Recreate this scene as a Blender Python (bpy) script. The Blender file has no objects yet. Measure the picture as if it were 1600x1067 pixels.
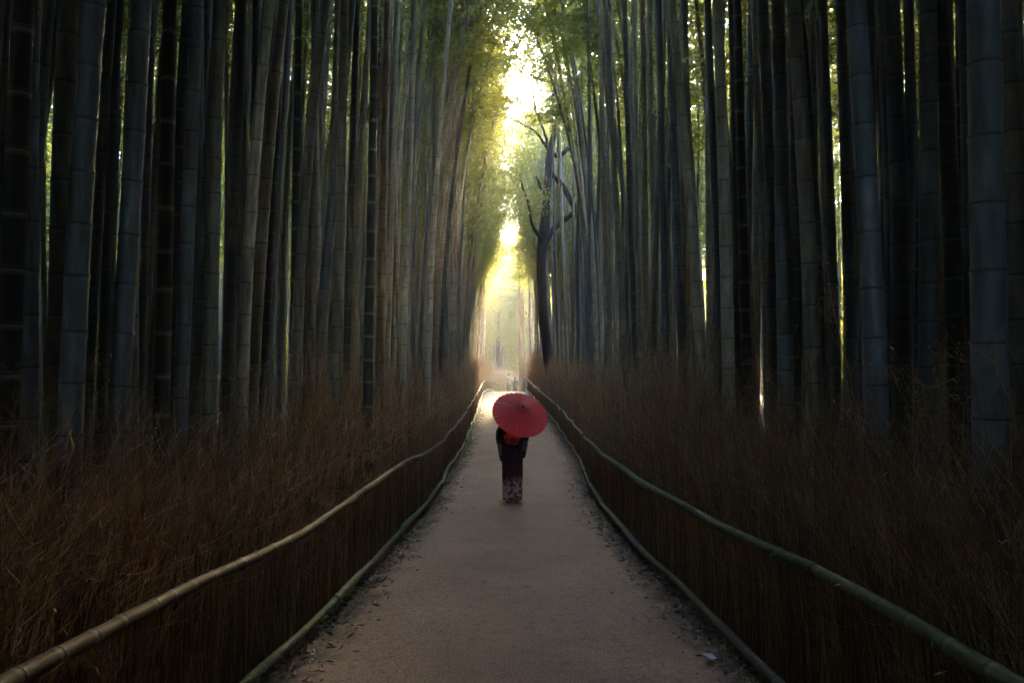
import bpy, math, random
import numpy as np
from mathutils import Vector, Matrix

# ------------------------------------------------------------------ camera, sky, sun, exposure
S = bpy.context.scene
C = S.collection
FPX, CAMH = 1300.0, 2.2                      # focal length in photo pixels (1600 wide), eye height
PITCH = math.atan(46.5 / FPX)
cam_d = bpy.data.cameras.new('camera'); cam = bpy.data.objects.new('camera', cam_d); C.objects.link(cam)
cam_d.sensor_width = 36; cam_d.lens = 36 * FPX / 1600; cam_d.clip_end = 2000; cam_d.clip_start = 0.05
cam.location = (0, 0, CAMH); cam.rotation_euler = (math.pi / 2 + PITCH, 0, 0)
S.camera = cam

SUN_EL, SUN_AZ = math.radians(21.5), math.radians(6.8)      # azimuth measured from +Y towards +X
W = bpy.data.worlds.new('World'); S.world = W; W.use_nodes = True
nt = W.node_tree
sky = nt.nodes.new('ShaderNodeTexSky'); sky.sky_type = 'NISHITA'; sky.sun_disc = False
sky.sun_elevation = SUN_EL; sky.sun_rotation = SUN_AZ
sky.air_density = 1.0; sky.dust_density = 1.5; sky.ozone_density = 4.0
bg = nt.nodes['Background']; bg.inputs['Strength'].default_value = 0.15
nt.links.new(sky.outputs[0], bg.inputs[0])
sun_d = bpy.data.lights.new('sun', 'SUN'); sun = bpy.data.objects.new('sun', sun_d); C.objects.link(sun)
sun_d.energy = 3.5; sun_d.angle = math.radians(6.0); sun_d.color = (1.0, 0.79, 0.43)
sd = Vector((math.sin(SUN_AZ) * math.cos(SUN_EL), math.cos(SUN_AZ) * math.cos(SUN_EL), math.sin(SUN_EL)))
sun.rotation_euler = (-sd).to_track_quat('-Z', 'Y').to_euler(); sun.location = sd * 60
S.view_settings.view_transform = 'Standard'; S.view_settings.look = 'None'
S.view_settings.gamma = 1; S.view_settings.use_curve_mapping = False
S.view_settings.exposure = 5.65
S.render.engine = 'CYCLES'
cy = S.cycles
cy.use_denoising = True; cy.denoising_prefilter = 'NONE'; cy.max_bounces = 5; cy.diffuse_bounces = 3; cy.transmission_bounces = 4
cy.volume_bounces = 0; cy.glossy_bounces = 2; cy.caustics_reflective = False; cy.caustics_refractive = False
cy.sample_clamp_indirect = 6

rng = np.random.default_rng(11); random.seed(11)
R = math.radians

# ------------------------------------------------------------------ pixel to world, ground profile, fence lines
def sm(t):
    t = np.clip(t, 0, 1); return t * t * (3 - 2 * t)
def zg(d):
    d = np.asarray(d, float)
    return .9 * sm((d - 16) / 36) - 1.0 * sm((d - 52) / 18)
def ray(u, v):
    x = (u - 800) / FPX; z = -(v - 533.5) / FPX
    c, s = math.cos(PITCH), math.sin(PITCH)
    return np.array([x, c - s * z, s + c * z])
def at(u, v, d):
    r = ray(u, v); r = r / r[1] * d
    return np.array([r[0], d, r[2] + CAMH])
def hermite(xs, ys):
    xs = np.array(xs, float); ys = np.array(ys, float)
    m = np.gradient(ys, xs)
    def f(x):
        x = np.asarray(x, float); xc = np.clip(x, xs[0], xs[-1])
        i = np.clip(np.searchsorted(xs, xc) - 1, 0, len(xs) - 2)
        h = xs[i + 1] - xs[i]; t = (xc - xs[i]) / h
        return ((2*t**3-3*t**2+1)*ys[i] + (t**3-2*t**2+t)*h*m[i] + (-2*t**3+3*t**2)*ys[i+1] + (t**3-t**2)*h*m[i+1])
    return f
def curve2(tab):
    """(d, X) control points -> dense polyline and arclength lookup"""
    tab = np.array(tab, float)
    L = np.r_[0, np.cumsum(np.hypot(np.diff(tab[:, 0]), np.diff(tab[:, 1])))]
    fd, fx = hermite(L, tab[:, 0]), hermite(L, tab[:, 1])
    s = np.linspace(0, L[-1], 1500)
    return s, np.c_[fx(s), fd(s)]
LEFT = [(-6, -1.9), (0, -1.87), (3, -1.84), (5.6, -1.79), (6.7, -1.68), (8.5, -1.57), (10.7, -1.47), (14.5, -1.34), (18, -1.38),
        (21.7, -1.33), (27.9, -1.40), (34.4, -1.45), (41.5, -1.58), (48, -1.64), (54, -1.50), (60, -1.0), (65, -.2), (69, 1.1), (72, 3.0), (74, 5.5)]
RIGHT = [(-6, 1.9), (0, 1.86), (3, 1.84), (5.6, 1.79), (7.4, 1.69), (10, 1.52), (12.2, 1.45), (14.5, 1.44), (20.3, 1.62), (25.9, 1.59),
         (32.1, 1.47), (37.2, 1.29), (45, 1.05), (53.5, .91), (57, 1.1), (60, 1.8), (63, 3.2), (66, 5.5)]
TOPH_L = hermite([-6, 3, 4.7, 5.9, 8, 10.2, 12.1, 16.9, 21.4, 29.4, 41, 55, 75], [1.1, 1.09, .99, .93, .95, .99, .95, .85, .92, .90, .75, .72, .72])
TOPH_R = hermite([-6, 3, 4.2, 5.4, 6.7, 8.7, 11.2, 14, 19.9, 26.6, 36, 44, 57, 75], [1.1, 1.08, 1.06, 1.01, .95, .92, .92, .91, .78, .79, .72, .76, .93, .9])
def fenceX(side, d):
    T = np.array(LEFT if side < 0 else RIGHT); 
    k = 15 if side < 0 else 14
    return np.interp(d, T[:k, 0], T[:k, 1])

# ------------------------------------------------------------------ mesh helpers
def mesh_from(name, V, quads=None, tris=None, attrs=None, mats=(), midx=None, smooth=False):
    V = np.asarray(V, np.float32).reshape(-1, 3)
    q = np.zeros((0, 4), np.int32) if quads is None else np.asarray(quads, np.int32).reshape(-1, 4)
    t = np.zeros((0, 3), np.int32) if tris is None else np.asarray(tris, np.int32).reshape(-1, 3)
    me = bpy.data.meshes.new(name)
    me.vertices.add(len(V)); me.vertices.foreach_set('co', V.ravel())
    lv = np.r_[q.ravel(), t.ravel()]
    me.loops.add(len(lv)); me.loops.foreach_set('vertex_index', lv)
    n = len(q) + len(t); me.polygons.add(n)
    st = np.r_[np.arange(len(q)) * 4, len(q) * 4 + np.arange(len(t)) * 3].astype(np.int32)
    me.polygons.foreach_set('loop_start', st)
    if smooth: me.polygons.foreach_set('use_smooth', np.ones(n, bool))
    for m in mats: me.materials.append(m)
    if midx is not None: me.polygons.foreach_set('material_index', np.asarray(midx, np.int32))
    me.update(calc_edges=True)
    for k, a in (attrs or {}).items():
        at_ = me.attributes.new(k, 'FLOAT', 'POINT'); at_.data.foreach_set('value', np.asarray(a, np.float32).ravel())
    return me
def tubes(P, Rad, sides=3, base=0, ref=None):
    """n polylines of k points -> verts, quads"""
    P = np.asarray(P, float); n, k, _ = P.shape
    Rad = np.broadcast_to(np.asarray(Rad, float), (n, k))
    T = np.gradient(P, axis=1); T /= np.linalg.norm(T, axis=2, keepdims=True) + 1e-9
    mean = T.mean(axis=1, keepdims=True)
    if ref is not None: mean = mean * 0; user = np.array(ref, float)
    else: user = None
    ref = np.where(np.abs(mean[..., :1]) < .8, np.array([1., 0, 0]), np.array([0, 0, 1.]))
    ref = np.where(np.abs(mean[..., 1:2]) > .99, np.array([1., 0, 0]), ref)
    if user is not None: ref = user
    A = np.cross(T, np.broadcast_to(ref, T.shape)); A /= np.linalg.norm(A, axis=2, keepdims=True) + 1e-9
    B = np.cross(T, A)
    an = np.arange(sides) * 2 * np.pi / sides
    V = P[:, :, None] + Rad[..., None, None] * (A[:, :, None] * np.cos(an)[None, None, :, None] + B[:, :, None] * np.sin(an)[None, None, :, None])
    idx = np.arange(n * k * sides).reshape(n, k, sides) + base
    j = np.roll(np.arange(sides), -1)
    Q = np.stack([idx[:, :-1, :], idx[:, :-1, j], idx[:, 1:, j], idx[:, 1:, :]], -1).reshape(-1, 4)
    return V.reshape(-1, 3), Q
class Acc:
    def __init__(s): s.V = []; s.Q = []; s.T = []; s.n = 0; s.m = []; s.tm = []; s.a = []
    def add(s, V, Q=None, T=None, m=0, a=0.0):
        V = np.asarray(V, float).reshape(-1, 3)
        if Q is not None and len(Q): s.Q.append(np.asarray(Q) + s.n); s.m.append(np.full(len(Q), m))
        if T is not None and len(T): s.T.append(np.asarray(T) + s.n); s.tm.append(np.full(len(T), m))
        s.V.append(V); s.n += len(V); s.a.append(np.broadcast_to(np.asarray(a, float), (len(V),)))
    def mesh(s, name, mats, smooth=False, attr='tint'):
        q = np.concatenate(s.Q) if s.Q else None; t = np.concatenate(s.T) if s.T else None
        mi = np.concatenate(s.m + s.tm) if (s.m or s.tm) else None
        return mesh_from(name, np.concatenate(s.V), q, t, {attr: np.concatenate(s.a)}, mats, mi, smooth)
def link(name, me, parent=None, loc=None):
    o = bpy.data.objects.new(name, me); C.objects.link(o)
    if parent is not None: o.parent = parent
    if loc is not None: o.location = loc
    return o
def tag(o, label=None, cat=None, group=None, kind=None):
    if label: o['label'] = label
    if cat: o['category'] = cat
    if group: o['group'] = group
    if kind: o['kind'] = kind
    return o
def thing(name, label, cat, loc=(0, 0, 0), group=None):
    o = link(name, None); o.location = loc; o.empty_display_size = .1
    return tag(o, label, cat, group)
def loft(rings, cap=True):
    """list of (n,3) rings -> V,Q,T"""
    k = len(rings); n = len(rings[0]); V = np.concatenate(rings)
    idx = np.arange(k * n).reshape(k, n); j = np.roll(np.arange(n), -1)
    Q = np.stack([idx[:-1], idx[:-1][:, j], idx[1:][:, j], idx[1:]], -1).reshape(-1, 4); T = []
    if cap:
        V = np.r_[V, [rings[0].mean(0)], [rings[-1].mean(0)]]
        a, b = k * n, k * n + 1
        T = [(a, idx[0][j[i]], idx[0][i]) for i in range(n)] + [(b, idx[-1][i], idx[-1][j[i]]) for i in range(n)]
    return V, Q, np.array(T).reshape(-1, 3).astype(int)

# ------------------------------------------------------------------ materials
def newmat(name):
    m = bpy.data.materials.new(name); m.use_nodes = True
    nt = m.node_tree; b = nt.nodes['Principled BSDF']
    return m, nt, b
def N(nt, t, **kw):
    n = nt.nodes.new(t)
    for k, v in kw.items():
        if k in n.inputs.keys() if hasattr(n.inputs, 'keys') else False: n.inputs[k].default_value = v
        else: setattr(n, k, v)
    return n
def noise(nt, scale, detail=4, vec=None, rough=.6):
    n = nt.nodes.new('ShaderNodeTexNoise'); n.inputs['Scale'].default_value = scale; n.inputs['Detail'].default_value = detail
    n.inputs['Roughness'].default_value = rough
    if vec is not None: nt.links.new(vec, n.inputs['Vector'])
    return n
def ramp(nt, fac, stops):
    r = nt.nodes.new('ShaderNodeValToRGB'); e = r.color_ramp.elements
    while len(e) < len(stops): e.new(0.5)
    for el, (p, c) in zip(e, stops):
        el.position = p; el.color = (*c, 1) if len(c) == 3 else c
    nt.links.new(fac, r.inputs[0]); return r
def mix(nt, a, b, fac, mode='MIX'):
    m = nt.nodes.new('ShaderNodeMix'); m.data_type = 'RGBA'; m.blend_type = mode
    for sck, v in ((m.inputs[6], a), (m.inputs[7], b), (m.inputs[0], fac)):
        if hasattr(v, 'links'): nt.links.new(v, sck)
        elif isinstance(v, (int, float)): sck.default_value = v
        else: sck.default_value = (*v, 1)
    return m.outputs[2]
def math_(nt, op, a, b=None, clamp=False):
    m = nt.nodes.new('ShaderNodeMath'); m.operation = op; m.use_clamp = clamp
    for i, v in enumerate((a, b)):
        if v is None: continue
        if hasattr(v, 'links'): nt.links.new(v, m.inputs[i])
        else: m.inputs[i].default_value = v
    return m.outputs[0]
def attr(nt, name):
    a = nt.nodes.new('ShaderNodeAttribute'); a.attribute_name = name; return a.outputs['Fac']
def objcoord(nt, scale=(1, 1, 1), world=False):
    if world: o = nt.nodes.new('ShaderNodeNewGeometry').outputs['Position']
    else: o = nt.nodes.new('ShaderNodeTexCoord').outputs['Object']
    mp = nt.nodes.new('ShaderNodeMapping'); mp.inputs['Scale'].default_value = scale
    nt.links.new(o, mp.inputs[0]); return mp.outputs[0]
def bump(nt, b, h, strength=.3, dist=.01):
    bn = nt.nodes.new('ShaderNodeBump'); bn.inputs['Strength'].default_value = strength; bn.inputs['Distance'].default_value = dist
    nt.links.new(h, bn.inputs['Height']); nt.links.new(bn.outputs[0], b.inputs['Normal'])

def culm_material(name, ramp_random):
    m, nt, b = newmat(name); L = nt.links
    oi = nt.nodes.new('ShaderNodeObjectInfo')
    if ramp_random:
        base = ramp(nt, oi.outputs['Random'], [(0, (.14, .135, .115)), (.35, (.22, .195, .155)), (.7, (.18, .162, .135)), (1, (.25, .195, .14))]).outputs[0]
    else:
        base = oi.outputs['Color']
    v1 = objcoord(nt, (1, 1, .12)); n1 = noise(nt, 30, 4, v1)
    col = mix(nt, base, mix(nt, base, (.5, .47, .42), .9, 'MULTIPLY'), ramp(nt, n1.outputs[0], [(.35, (0, 0, 0)), (.75, (1, 1, 1))]).outputs[0])
    n2 = noise(nt, 5, 5, objcoord(nt, (1, 1, .5)))
    col = mix(nt, col, mix(nt, base, (1.5, 1.5, 1.45), 1, 'MULTIPLY'), ramp(nt, n2.outputs[0], [(.5, (0, 0, 0)), (.72, (1, 1, 1))]).outputs[0])
    n3 = noise(nt, 90, 2, objcoord(nt, (1, 1, .8)))
    col = mix(nt, col, (.03, .03, .025), ramp(nt, n3.outputs[0], [(.64, (0, 0, 0)), (.72, (.7, .7, .7))]).outputs[0])
    band = attr(nt, 'band')
    col = mix(nt, col, (.025, .024, .02), math_(nt, 'MULTIPLY', band, .9, True))
    col = mix(nt, col, (.34, .35, .33), math_(nt, 'MULTIPLY', math_(nt, 'MULTIPLY', band, -.8, True), oi.outputs['Alpha'] if not ramp_random else .3))
    L.new(col, b.inputs['Base Color']); b.inputs['Roughness'].default_value = .5
    b.inputs['Specular IOR Level'].default_value = .35
    bump(nt, b, n1.outputs[0], .25, .004)
    return m
M_CULM = culm_material('culm', False)
M_CULM_R = culm_material('culm_grove', True)
m, nt, b = newmat('node_ring'); oi = nt.nodes.new('ShaderNodeObjectInfo')
nt.links.new(mix(nt, oi.outputs['Color'], (.45, .43, .4), 1, 'MULTIPLY'), b.inputs['Base Color']); b.inputs['Roughness'].default_value = .6; M_RING = m

def leaf_material(name, c1, c2, tc1, tc2, tf=.5):
    m, nt, b = newmat(name); L = nt.links; t = attr(nt, 'tint')
    out = nt.nodes['Material Output']; nt.nodes.remove(b)
    d = nt.nodes.new('ShaderNodeBsdfDiffuse'); tr = nt.nodes.new('ShaderNodeBsdfTranslucent'); ms = nt.nodes.new('ShaderNodeMixShader')
    g = nt.nodes.new('ShaderNodeBsdfGlossy'); g.inputs['Roughness'].default_value = .45; g.inputs['Color'].default_value = (.5, .5, .5, 1)
    L.new(mix(nt, c1, c2, t), d.inputs['Color']); L.new(mix(nt, tc1, tc2, t), tr.inputs['Color'])
    ms.inputs[0].default_value = tf; L.new(d.outputs[0], ms.inputs[1]); L.new(tr.outputs[0], ms.inputs[2])
    ms2 = nt.nodes.new('ShaderNodeMixShader'); ms2.inputs[0].default_value = .06
    L.new(ms.outputs[0], ms2.inputs[1]); L.new(g.outputs[0], ms2.inputs[2]); L.new(ms2.outputs[0], out.inputs['Surface'])
    return m
M_LEAF = leaf_material('bamboo_leaf', (.05, .085, .022), (.11, .14, .035), (.33, .38, .05), (.58, .53, .08), .55)
M_TLEAF = leaf_material('broad_leaf', (.04, .07, .025), (.08, .11, .03), (.30, .34, .04), (.56, .50, .07), .55)

def simple(name, col, rough=.7, var=None, scale=20, bumpS=0, vscale=(1, 1, 1), spec=.3):
    m, nt, b = newmat(name); b.inputs['Roughness'].default_value = rough; b.inputs['Specular IOR Level'].default_value = spec
    n = noise(nt, scale, 5, objcoord(nt, vscale))
    if var is not None:
        nt.links.new(ramp(nt, n.outputs[0], [(.3, col), (.7, var)]).outputs[0], b.inputs['Base Color'])
    else: b.inputs['Base Color'].default_value = (*col, 1)
    if bumpS: bump(nt, b, n.outputs[0], bumpS, .01)
    return m
m, nt, b = newmat('dry_twig'); t = attr(nt, 'tint'); b.inputs['Roughness'].default_value = .75
nt.links.new(ramp(nt, t, [(0, (.07, .034, .018)), (.5, (.27, .132, .052)), (.82, (.46, .25, .10)), (1, (.66, .45, .27))]).outputs[0], b.inputs['Base Color']); M_TWIG = m
M_BARK = simple('dark_bark', (.010, .008, .007), .9, (.03, .024, .02), 14, .8, (1, 1, .3))
M_BARK2 = simple('brown_bark', (.07, .048, .032), .9, (.13, .09, .06), 14, .8, (1, 1, .3))
M_BIND = simple('black_twine', (.012, .011, .01), .9)

# ground and path
m, nt, b = newmat('forest_floor'); v = objcoord(nt, world=True)
n1 = noise(nt, 1.2, 6, v); n2 = noise(nt, 25, 5, v)
nt.links.new(mix(nt, ramp(nt, n1.outputs[0], [(.3, (.035, .024, .017)), (.7, (.075, .05, .033))]).outputs[0], (.12, .085, .055), ramp(nt, n2.outputs[0], [(.5, (0, 0, 0)), (.75, (1, 1, 1))]).outputs[0]), b.inputs['Base Color'])
b.inputs['Roughness'].default_value = .95; bump(nt, b, n2.outputs[0], .8, .03); M_FLOOR = m
m, nt, b = newmat('packed_path'); v = objcoord(nt, world=True)
n1 = noise(nt, .9, 5, v); n2 = noise(nt, 60, 5, v, .8); n3 = noise(nt, 9, 6, v)
c = ramp(nt, n1.outputs[0], [(.3, (.28, .14, .085)), (.7, (.42, .23, .14))]).outputs[0]
c = mix(nt, c, (.13, .09, .065), ramp(nt, n3.outputs[0], [(.52, (0, 0, 0)), (.75, (.8, .8, .8))]).outputs[0])
c = mix(nt, c, (.50, .38, .28), ramp(nt, n2.outputs[0], [(.53, (0, 0, 0)), (.64, (1, 1, 1))]).outputs[0])
c = mix(nt, c, (.06, .043, .033), ramp(nt, n2.outputs[0], [(.37, (1, 1, 1)), (.47, (0, 0, 0))]).outputs[0])
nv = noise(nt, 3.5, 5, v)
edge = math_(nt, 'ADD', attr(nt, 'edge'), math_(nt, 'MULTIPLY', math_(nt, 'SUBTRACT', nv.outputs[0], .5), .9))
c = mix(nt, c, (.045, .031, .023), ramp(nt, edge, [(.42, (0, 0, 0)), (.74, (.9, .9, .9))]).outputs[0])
nt.links.new(c, b.inputs['Base Color']); b.inputs['Roughness'].default_value = .85
bump(nt, b, math_(nt, 'ADD', n2.outputs[0], math_(nt, 'MULTIPLY', n3.outputs[0], 1.5)), .5, .012); M_PATH = m

# ------------------------------------------------------------------ ground
ys = np.r_[np.linspace(-300, -30, 8), np.arange(-26, 84, 2.0), np.linspace(90, 400, 10)]
xs = np.r_[np.linspace(-300, -40, 6), np.arange(-34, 35, 2.0), np.linspace(40, 300, 6)]
X, Y = np.meshgrid(xs, ys); Z = zg(Y) - .03 + .12 * sm((np.abs(X) - 2.6) / 2.0)
idx = np.arange(X.size).reshape(X.shape)
Q = np.stack([idx[:-1, :-1], idx[:-1, 1:], idx[1:, 1:], idx[1:, :-1]], -1).reshape(-1, 4)
tag(link('ground', mesh_from('ground', np.stack([X, Y, Z], -1), Q, mats=[M_FLOOR], smooth=True)), 'dark forest floor under the bamboo', kind='structure')
sL, cL = curve2(LEFT); sR, cR = curve2(RIGHT)
# path sheet between the two fences (rows along the way, columns across)
rows = np.r_[np.arange(-6, 30, .12), np.arange(30, 60, .4)]
cols = np.linspace(0, 1, 33); V = []; E_ = []
for y in rows:
    a, c_ = fenceX(-1, y), fenceX(1, y)
    a -= .12; c_ += .12
    for t in cols:
        x = a + (c_ - a) * t
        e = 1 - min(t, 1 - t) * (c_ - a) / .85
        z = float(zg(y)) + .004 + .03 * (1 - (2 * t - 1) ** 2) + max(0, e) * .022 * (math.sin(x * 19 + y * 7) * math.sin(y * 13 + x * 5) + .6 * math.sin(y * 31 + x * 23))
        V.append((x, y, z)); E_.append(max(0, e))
nr, ncol = len(rows), len(cols); idx = np.arange(nr * ncol).reshape(nr, ncol)
Q = np.stack([idx[:-1, :-1], idx[:-1, 1:], idx[1:, 1:], idx[1:, :-1]], -1).reshape(-1, 4)
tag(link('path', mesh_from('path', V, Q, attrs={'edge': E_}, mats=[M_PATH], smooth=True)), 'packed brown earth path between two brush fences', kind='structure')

# ------------------------------------------------------------------ bamboo
def culm_arrays(fx, fy, H, r0, rtop, L0, L1, sides, zb=0.0, bulge=1.05):
    """stacked internodes along centre line x=fx(z), y=fy(z)"""
    zs = []; bands = []; rs = []; nodes = []
    z = zb; 
    while z < H:
        t = (z - zb) / (H - zb); L = (L0 + (L1 - L0) * min(1, t * 2.2)) * random.uniform(.9, 1.1)
        r = r0 + (rtop - r0) * t ** 1.25
        nodes.append((z, r))
        for dz, kr, bd in ((0, bulge, 1.0), (.010, 1.015, .15), (.03, .985, 0), (L * .5, .985, 0), (L - .045, 1.0, 0), (L - .016, 1.005, -1.0), (L - .006, bulge, .1)):
            zs.append(z + dz); rs.append(r * kr); bands.append(bd)
        z += L
    zs = np.array(zs); P = np.stack([fx(zs), fy(zs), zs], -1)[None]
    V, Q = tubes(P, np.array(rs)[None], sides)
    return V, Q, np.repeat(bands, sides), nodes
def leaf_quads(P, D, ln, wd, tint):
    """rhombus leaves at P pointing along D"""
    n = len(P); D = D / (np.linalg.norm(D, axis=1, keepdims=True) + 1e-9)
    rnd = rng.normal(size=(n, 3)); Sd = np.cross(D, rnd); Sd /= np.linalg.norm(Sd, axis=1, keepdims=True) + 1e-9
    ln = np.broadcast_to(ln, (n,))[:, None]; wd = np.broadcast_to(wd, (n,))[:, None]
    V = np.stack([P, P + D * ln * .4 + Sd * wd * .5, P + D * ln - [0, 0, .01], P + D * ln * .4 - Sd * wd * .5], 1).reshape(-1, 3)
    return V, np.arange(n * 4).reshape(n, 4), np.repeat(tint, 4)
def crown_acc(fx, H, z0, nleaf, spread=1.25, lleaf=.15):
    A = Acc(); nb = 62
    zz = z0 + (H - z0) * np.sort(rng.random(nb)) ** .9
    an = rng.random(nb) * 2 * np.pi; t = (zz - z0) / (H - z0)
    ln = spread * (1.15 - .65 * t) * rng.uniform(.6, 1.2, nb)
    k = 5; s = np.linspace(0, 1, k)
    dirx = np.cos(an); diry = np.sin(an)
    P = np.zeros((nb, k, 3))
    P[..., 0] = fx(zz)[:, None] + dirx[:, None] * ln[:, None] * s
    P[..., 1] = diry[:, None] * ln[:, None] * s
    P[..., 2] = zz[:, None] + ln[:, None] * (.55 * s - .55 * s ** 2.2) + rng.normal(0, .03, (nb, k)) * s
    V, Q = tubes(P, (.012 * (1 - .8 * s))[None], 3); A.add(V, Q, m=1)
    bi = rng.integers(0, nb, nleaf); sp = rng.random(nleaf) ** .7 * (k - 1.001); i0 = sp.astype(int); fr = (sp - i0)[:, None]
    base = P[bi, i0] * (1 - fr) + P[bi, i0 + 1] * fr
    # leaves come in sprays of about 7
    ns = nleaf // 7; cen = base[:ns] + rng.normal(0, .13, (ns, 3)); cen = np.repeat(cen, 7, 0)
    tint = np.repeat(rng.random(ns), 7) * .6 + rng.random(ns * 7) * .4
    D = rng.normal(0, 1, (ns * 7, 3)); D[:, 2] = D[:, 2] * .5 - .55
    V, Q, tt = leaf_quads(cen + rng.normal(0, .05, cen.shape), D, rng.uniform(.7, 1.25, ns * 7) * lleaf, rng.uniform(.8, 1.3, ns * 7) * lleaf * .17, tint)
    A.add(V, Q, m=0, a=tt)
    return A
NPROTO = 10; NALL = 14; PROTO = []
for i in range(NALL):
    H = [15.5, 16.5, 14.5, 17.0, 16.0, 15.0, 13.5, 17.5, 16.2, 14.8, 18.2, 17.6, 16.8, 17.4][i]
    bend = [1.1, .5, 1.6, .8, 1.3, .3, .9, 1.4, .6, 1.8, .7, .9, 3.3, 2.7][i]; ph = i * 1.7
    fx = lambda z, H=H, bend=bend, ph=ph: bend * np.clip(z / H, 0, 1.2) ** 3 + .05 * np.sin(z * .45 + ph)
    fy = lambda z, ph=ph: .05 * np.sin(z * .38 + ph * 2)
    V, Q, bd, nodes = culm_arrays(fx, fy, H, .064, .012, .23, .36, 9)
    culm = mesh_from('culm', V, Q, attrs={'band': bd}, mats=[M_CULM], smooth=True)
    z0 = [7.2, 8.4, 6.4, 9.0, 7.6, 7.8, 5.8, 9.0, 8.0, 6.6, 12.2, 11.6, 9.0, 10.0][i]
    A = crown_acc(fx, H, z0, 1900 if i in (10, 11) else (4600 if i > 11 else 3300)); crown = A.mesh('crown', [M_LEAF, M_CULM_R])  # near overhead crowns thickened, midway ones thinned, to set the shade below
    # joined version for the mass of the grove (coarser culm)
    zz = np.linspace(-.1, H, 26); Pc = np.stack([fx(zz), fy(zz), zz], -1)[None]
    G = Acc(); Vc, Qc, bc, _ = culm_arrays(fx, fy, H, .062, .012, .3, .4, 6); G.add(Vc, Qc, m=0, a=bc)
    g0 = A; Vl = np.concatenate(g0.V); Ql = np.concatenate(g0.Q); ml = np.concatenate(g0.m)
    G.add(Vl, Ql[ml == 1], m=0); 
    G2 = mesh_from('g', Vl, Ql[ml == 0]); bpy.data.meshes.remove(G2)
    nq = np.concatenate(G.Q); allV = np.concatenate(G.V); off = len(allV)
    gm = mesh_from('grove_stalk', np.r_[allV, Vl], np.r_[nq, Ql[ml == 0] + off],
                   attrs={'band': np.r_[np.concatenate(G.a), np.zeros(len(Vl))], 'tint': np.r_[np.zeros(off), np.concatenate(g0.a)]},
                   mats=[M_CULM_R, M_LEAF], midx=np.r_[np.zeros(len(nq)), np.ones((ml == 0).sum())])
    PROTO.append(dict(H=H, fx=fx, culm=culm, crown=crown, grove=gm))

# ring mesh for nodes, unit radius
an = np.arange(14) * 2 * np.pi / 14; rings = []
for dz, rr in ((-.10, .96), (-.06, 1.05), (.0, 1.085), (.06, 1.05), (.10, .96)):
    rings.append(np.stack([np.cos(an) * rr, np.sin(an) * rr, np.full(14, dz)], -1))
V, Q, T = loft(rings, False); RING = mesh_from('node_ring', V, Q, mats=[M_RING], smooth=True)

TONES = {'blue-grey': (.175, .205, .245), 'grey-green': (.27, .252, .21), 'brownish': (.30, .23, .165), 'dark green': (.062, .067, .062), 'pale sandy': (.48, .44, .36), 'slate': (.145, .16, .178)}
occupied = []
def hero(px, D, tone, label, rings_on=True):
    """px: list of (u, v, width_px at the lowest point only used once) image points of one culm, low to high; D diameter in metres"""
    (pts, w) = px
    u0 = pts[0][0]; d = FPX * D / w
    Pw = np.array([at(u, v, d) for u, v in pts]); zb = float(zg(d)) - .05
    deg = 1 if len(pts) == 2 else 2
    cf = np.polyfit(Pw[:, 2], Pw[:, 0], deg); ztop = Pw[-1, 2]
    sgn = 1 if Pw[0, 0] < 0 else -1
    H = random.uniform(13.5, 15.5); sl = np.polyval(np.polyder(cf), ztop); xt = np.polyval(cf, ztop)
    def fx(z):
        z = np.asarray(z, float); lo = np.polyval(cf, np.minimum(z, ztop)); dz = np.maximum(z - ztop, 0)
        sl2 = np.clip(sl, -.14, .14)
        return np.where(z <= ztop, lo, xt + sl2 * dz + sgn * .012 * dz ** 2)
    ph = random.random() * 6
    fy = lambda z: .03 * np.sin(np.asarray(z) * .5 + ph) + .006 * np.asarray(z) ** 1.5 * math.cos(ph)
    x0 = float(fx(zb)); 
    V, Q, bd, nodes = culm_arrays(lambda z: fx(z + zb) - x0, fy, H, D / 2, .014, D * 1.75 + .02, .36, 14)
    t = thing('bamboo_stalk', label, 'bamboo', (x0, d, zb), 'bamboo stalks beyond the brush fences')
    cu = link('culm', mesh_from('culm', V, Q, attrs={'band': bd}, mats=[M_CULM], smooth=True), t)
    cu.color = (*TONES[tone], 1 if tone == 'dark green' else .25)
    if rings_on:
        for z, r in nodes:
            if z > 2.3 + .46 * d: break
            g = link('node_ring', RING, cu, (float(fx(z + zb)) - x0, float(fy(z)), z)); g.scale = (r, r, .075); g.color = (.30, .31, .30, 1) if tone == 'dark green' else (*[c_ * .8 for c_ in TONES[tone]], 1)
    p = PROTO[random.choice((10, 11)) if d > 8 else random.randrange(NPROTO)]
    cr = link('crown', p['crown'], t, (float(fx(10.)) - x0 - float(p['fx'](10.)), 0, 0))
    occupied.append((x0, d))
BR, GR = 'the brown-railed fence', 'the green-railed fence'
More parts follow.
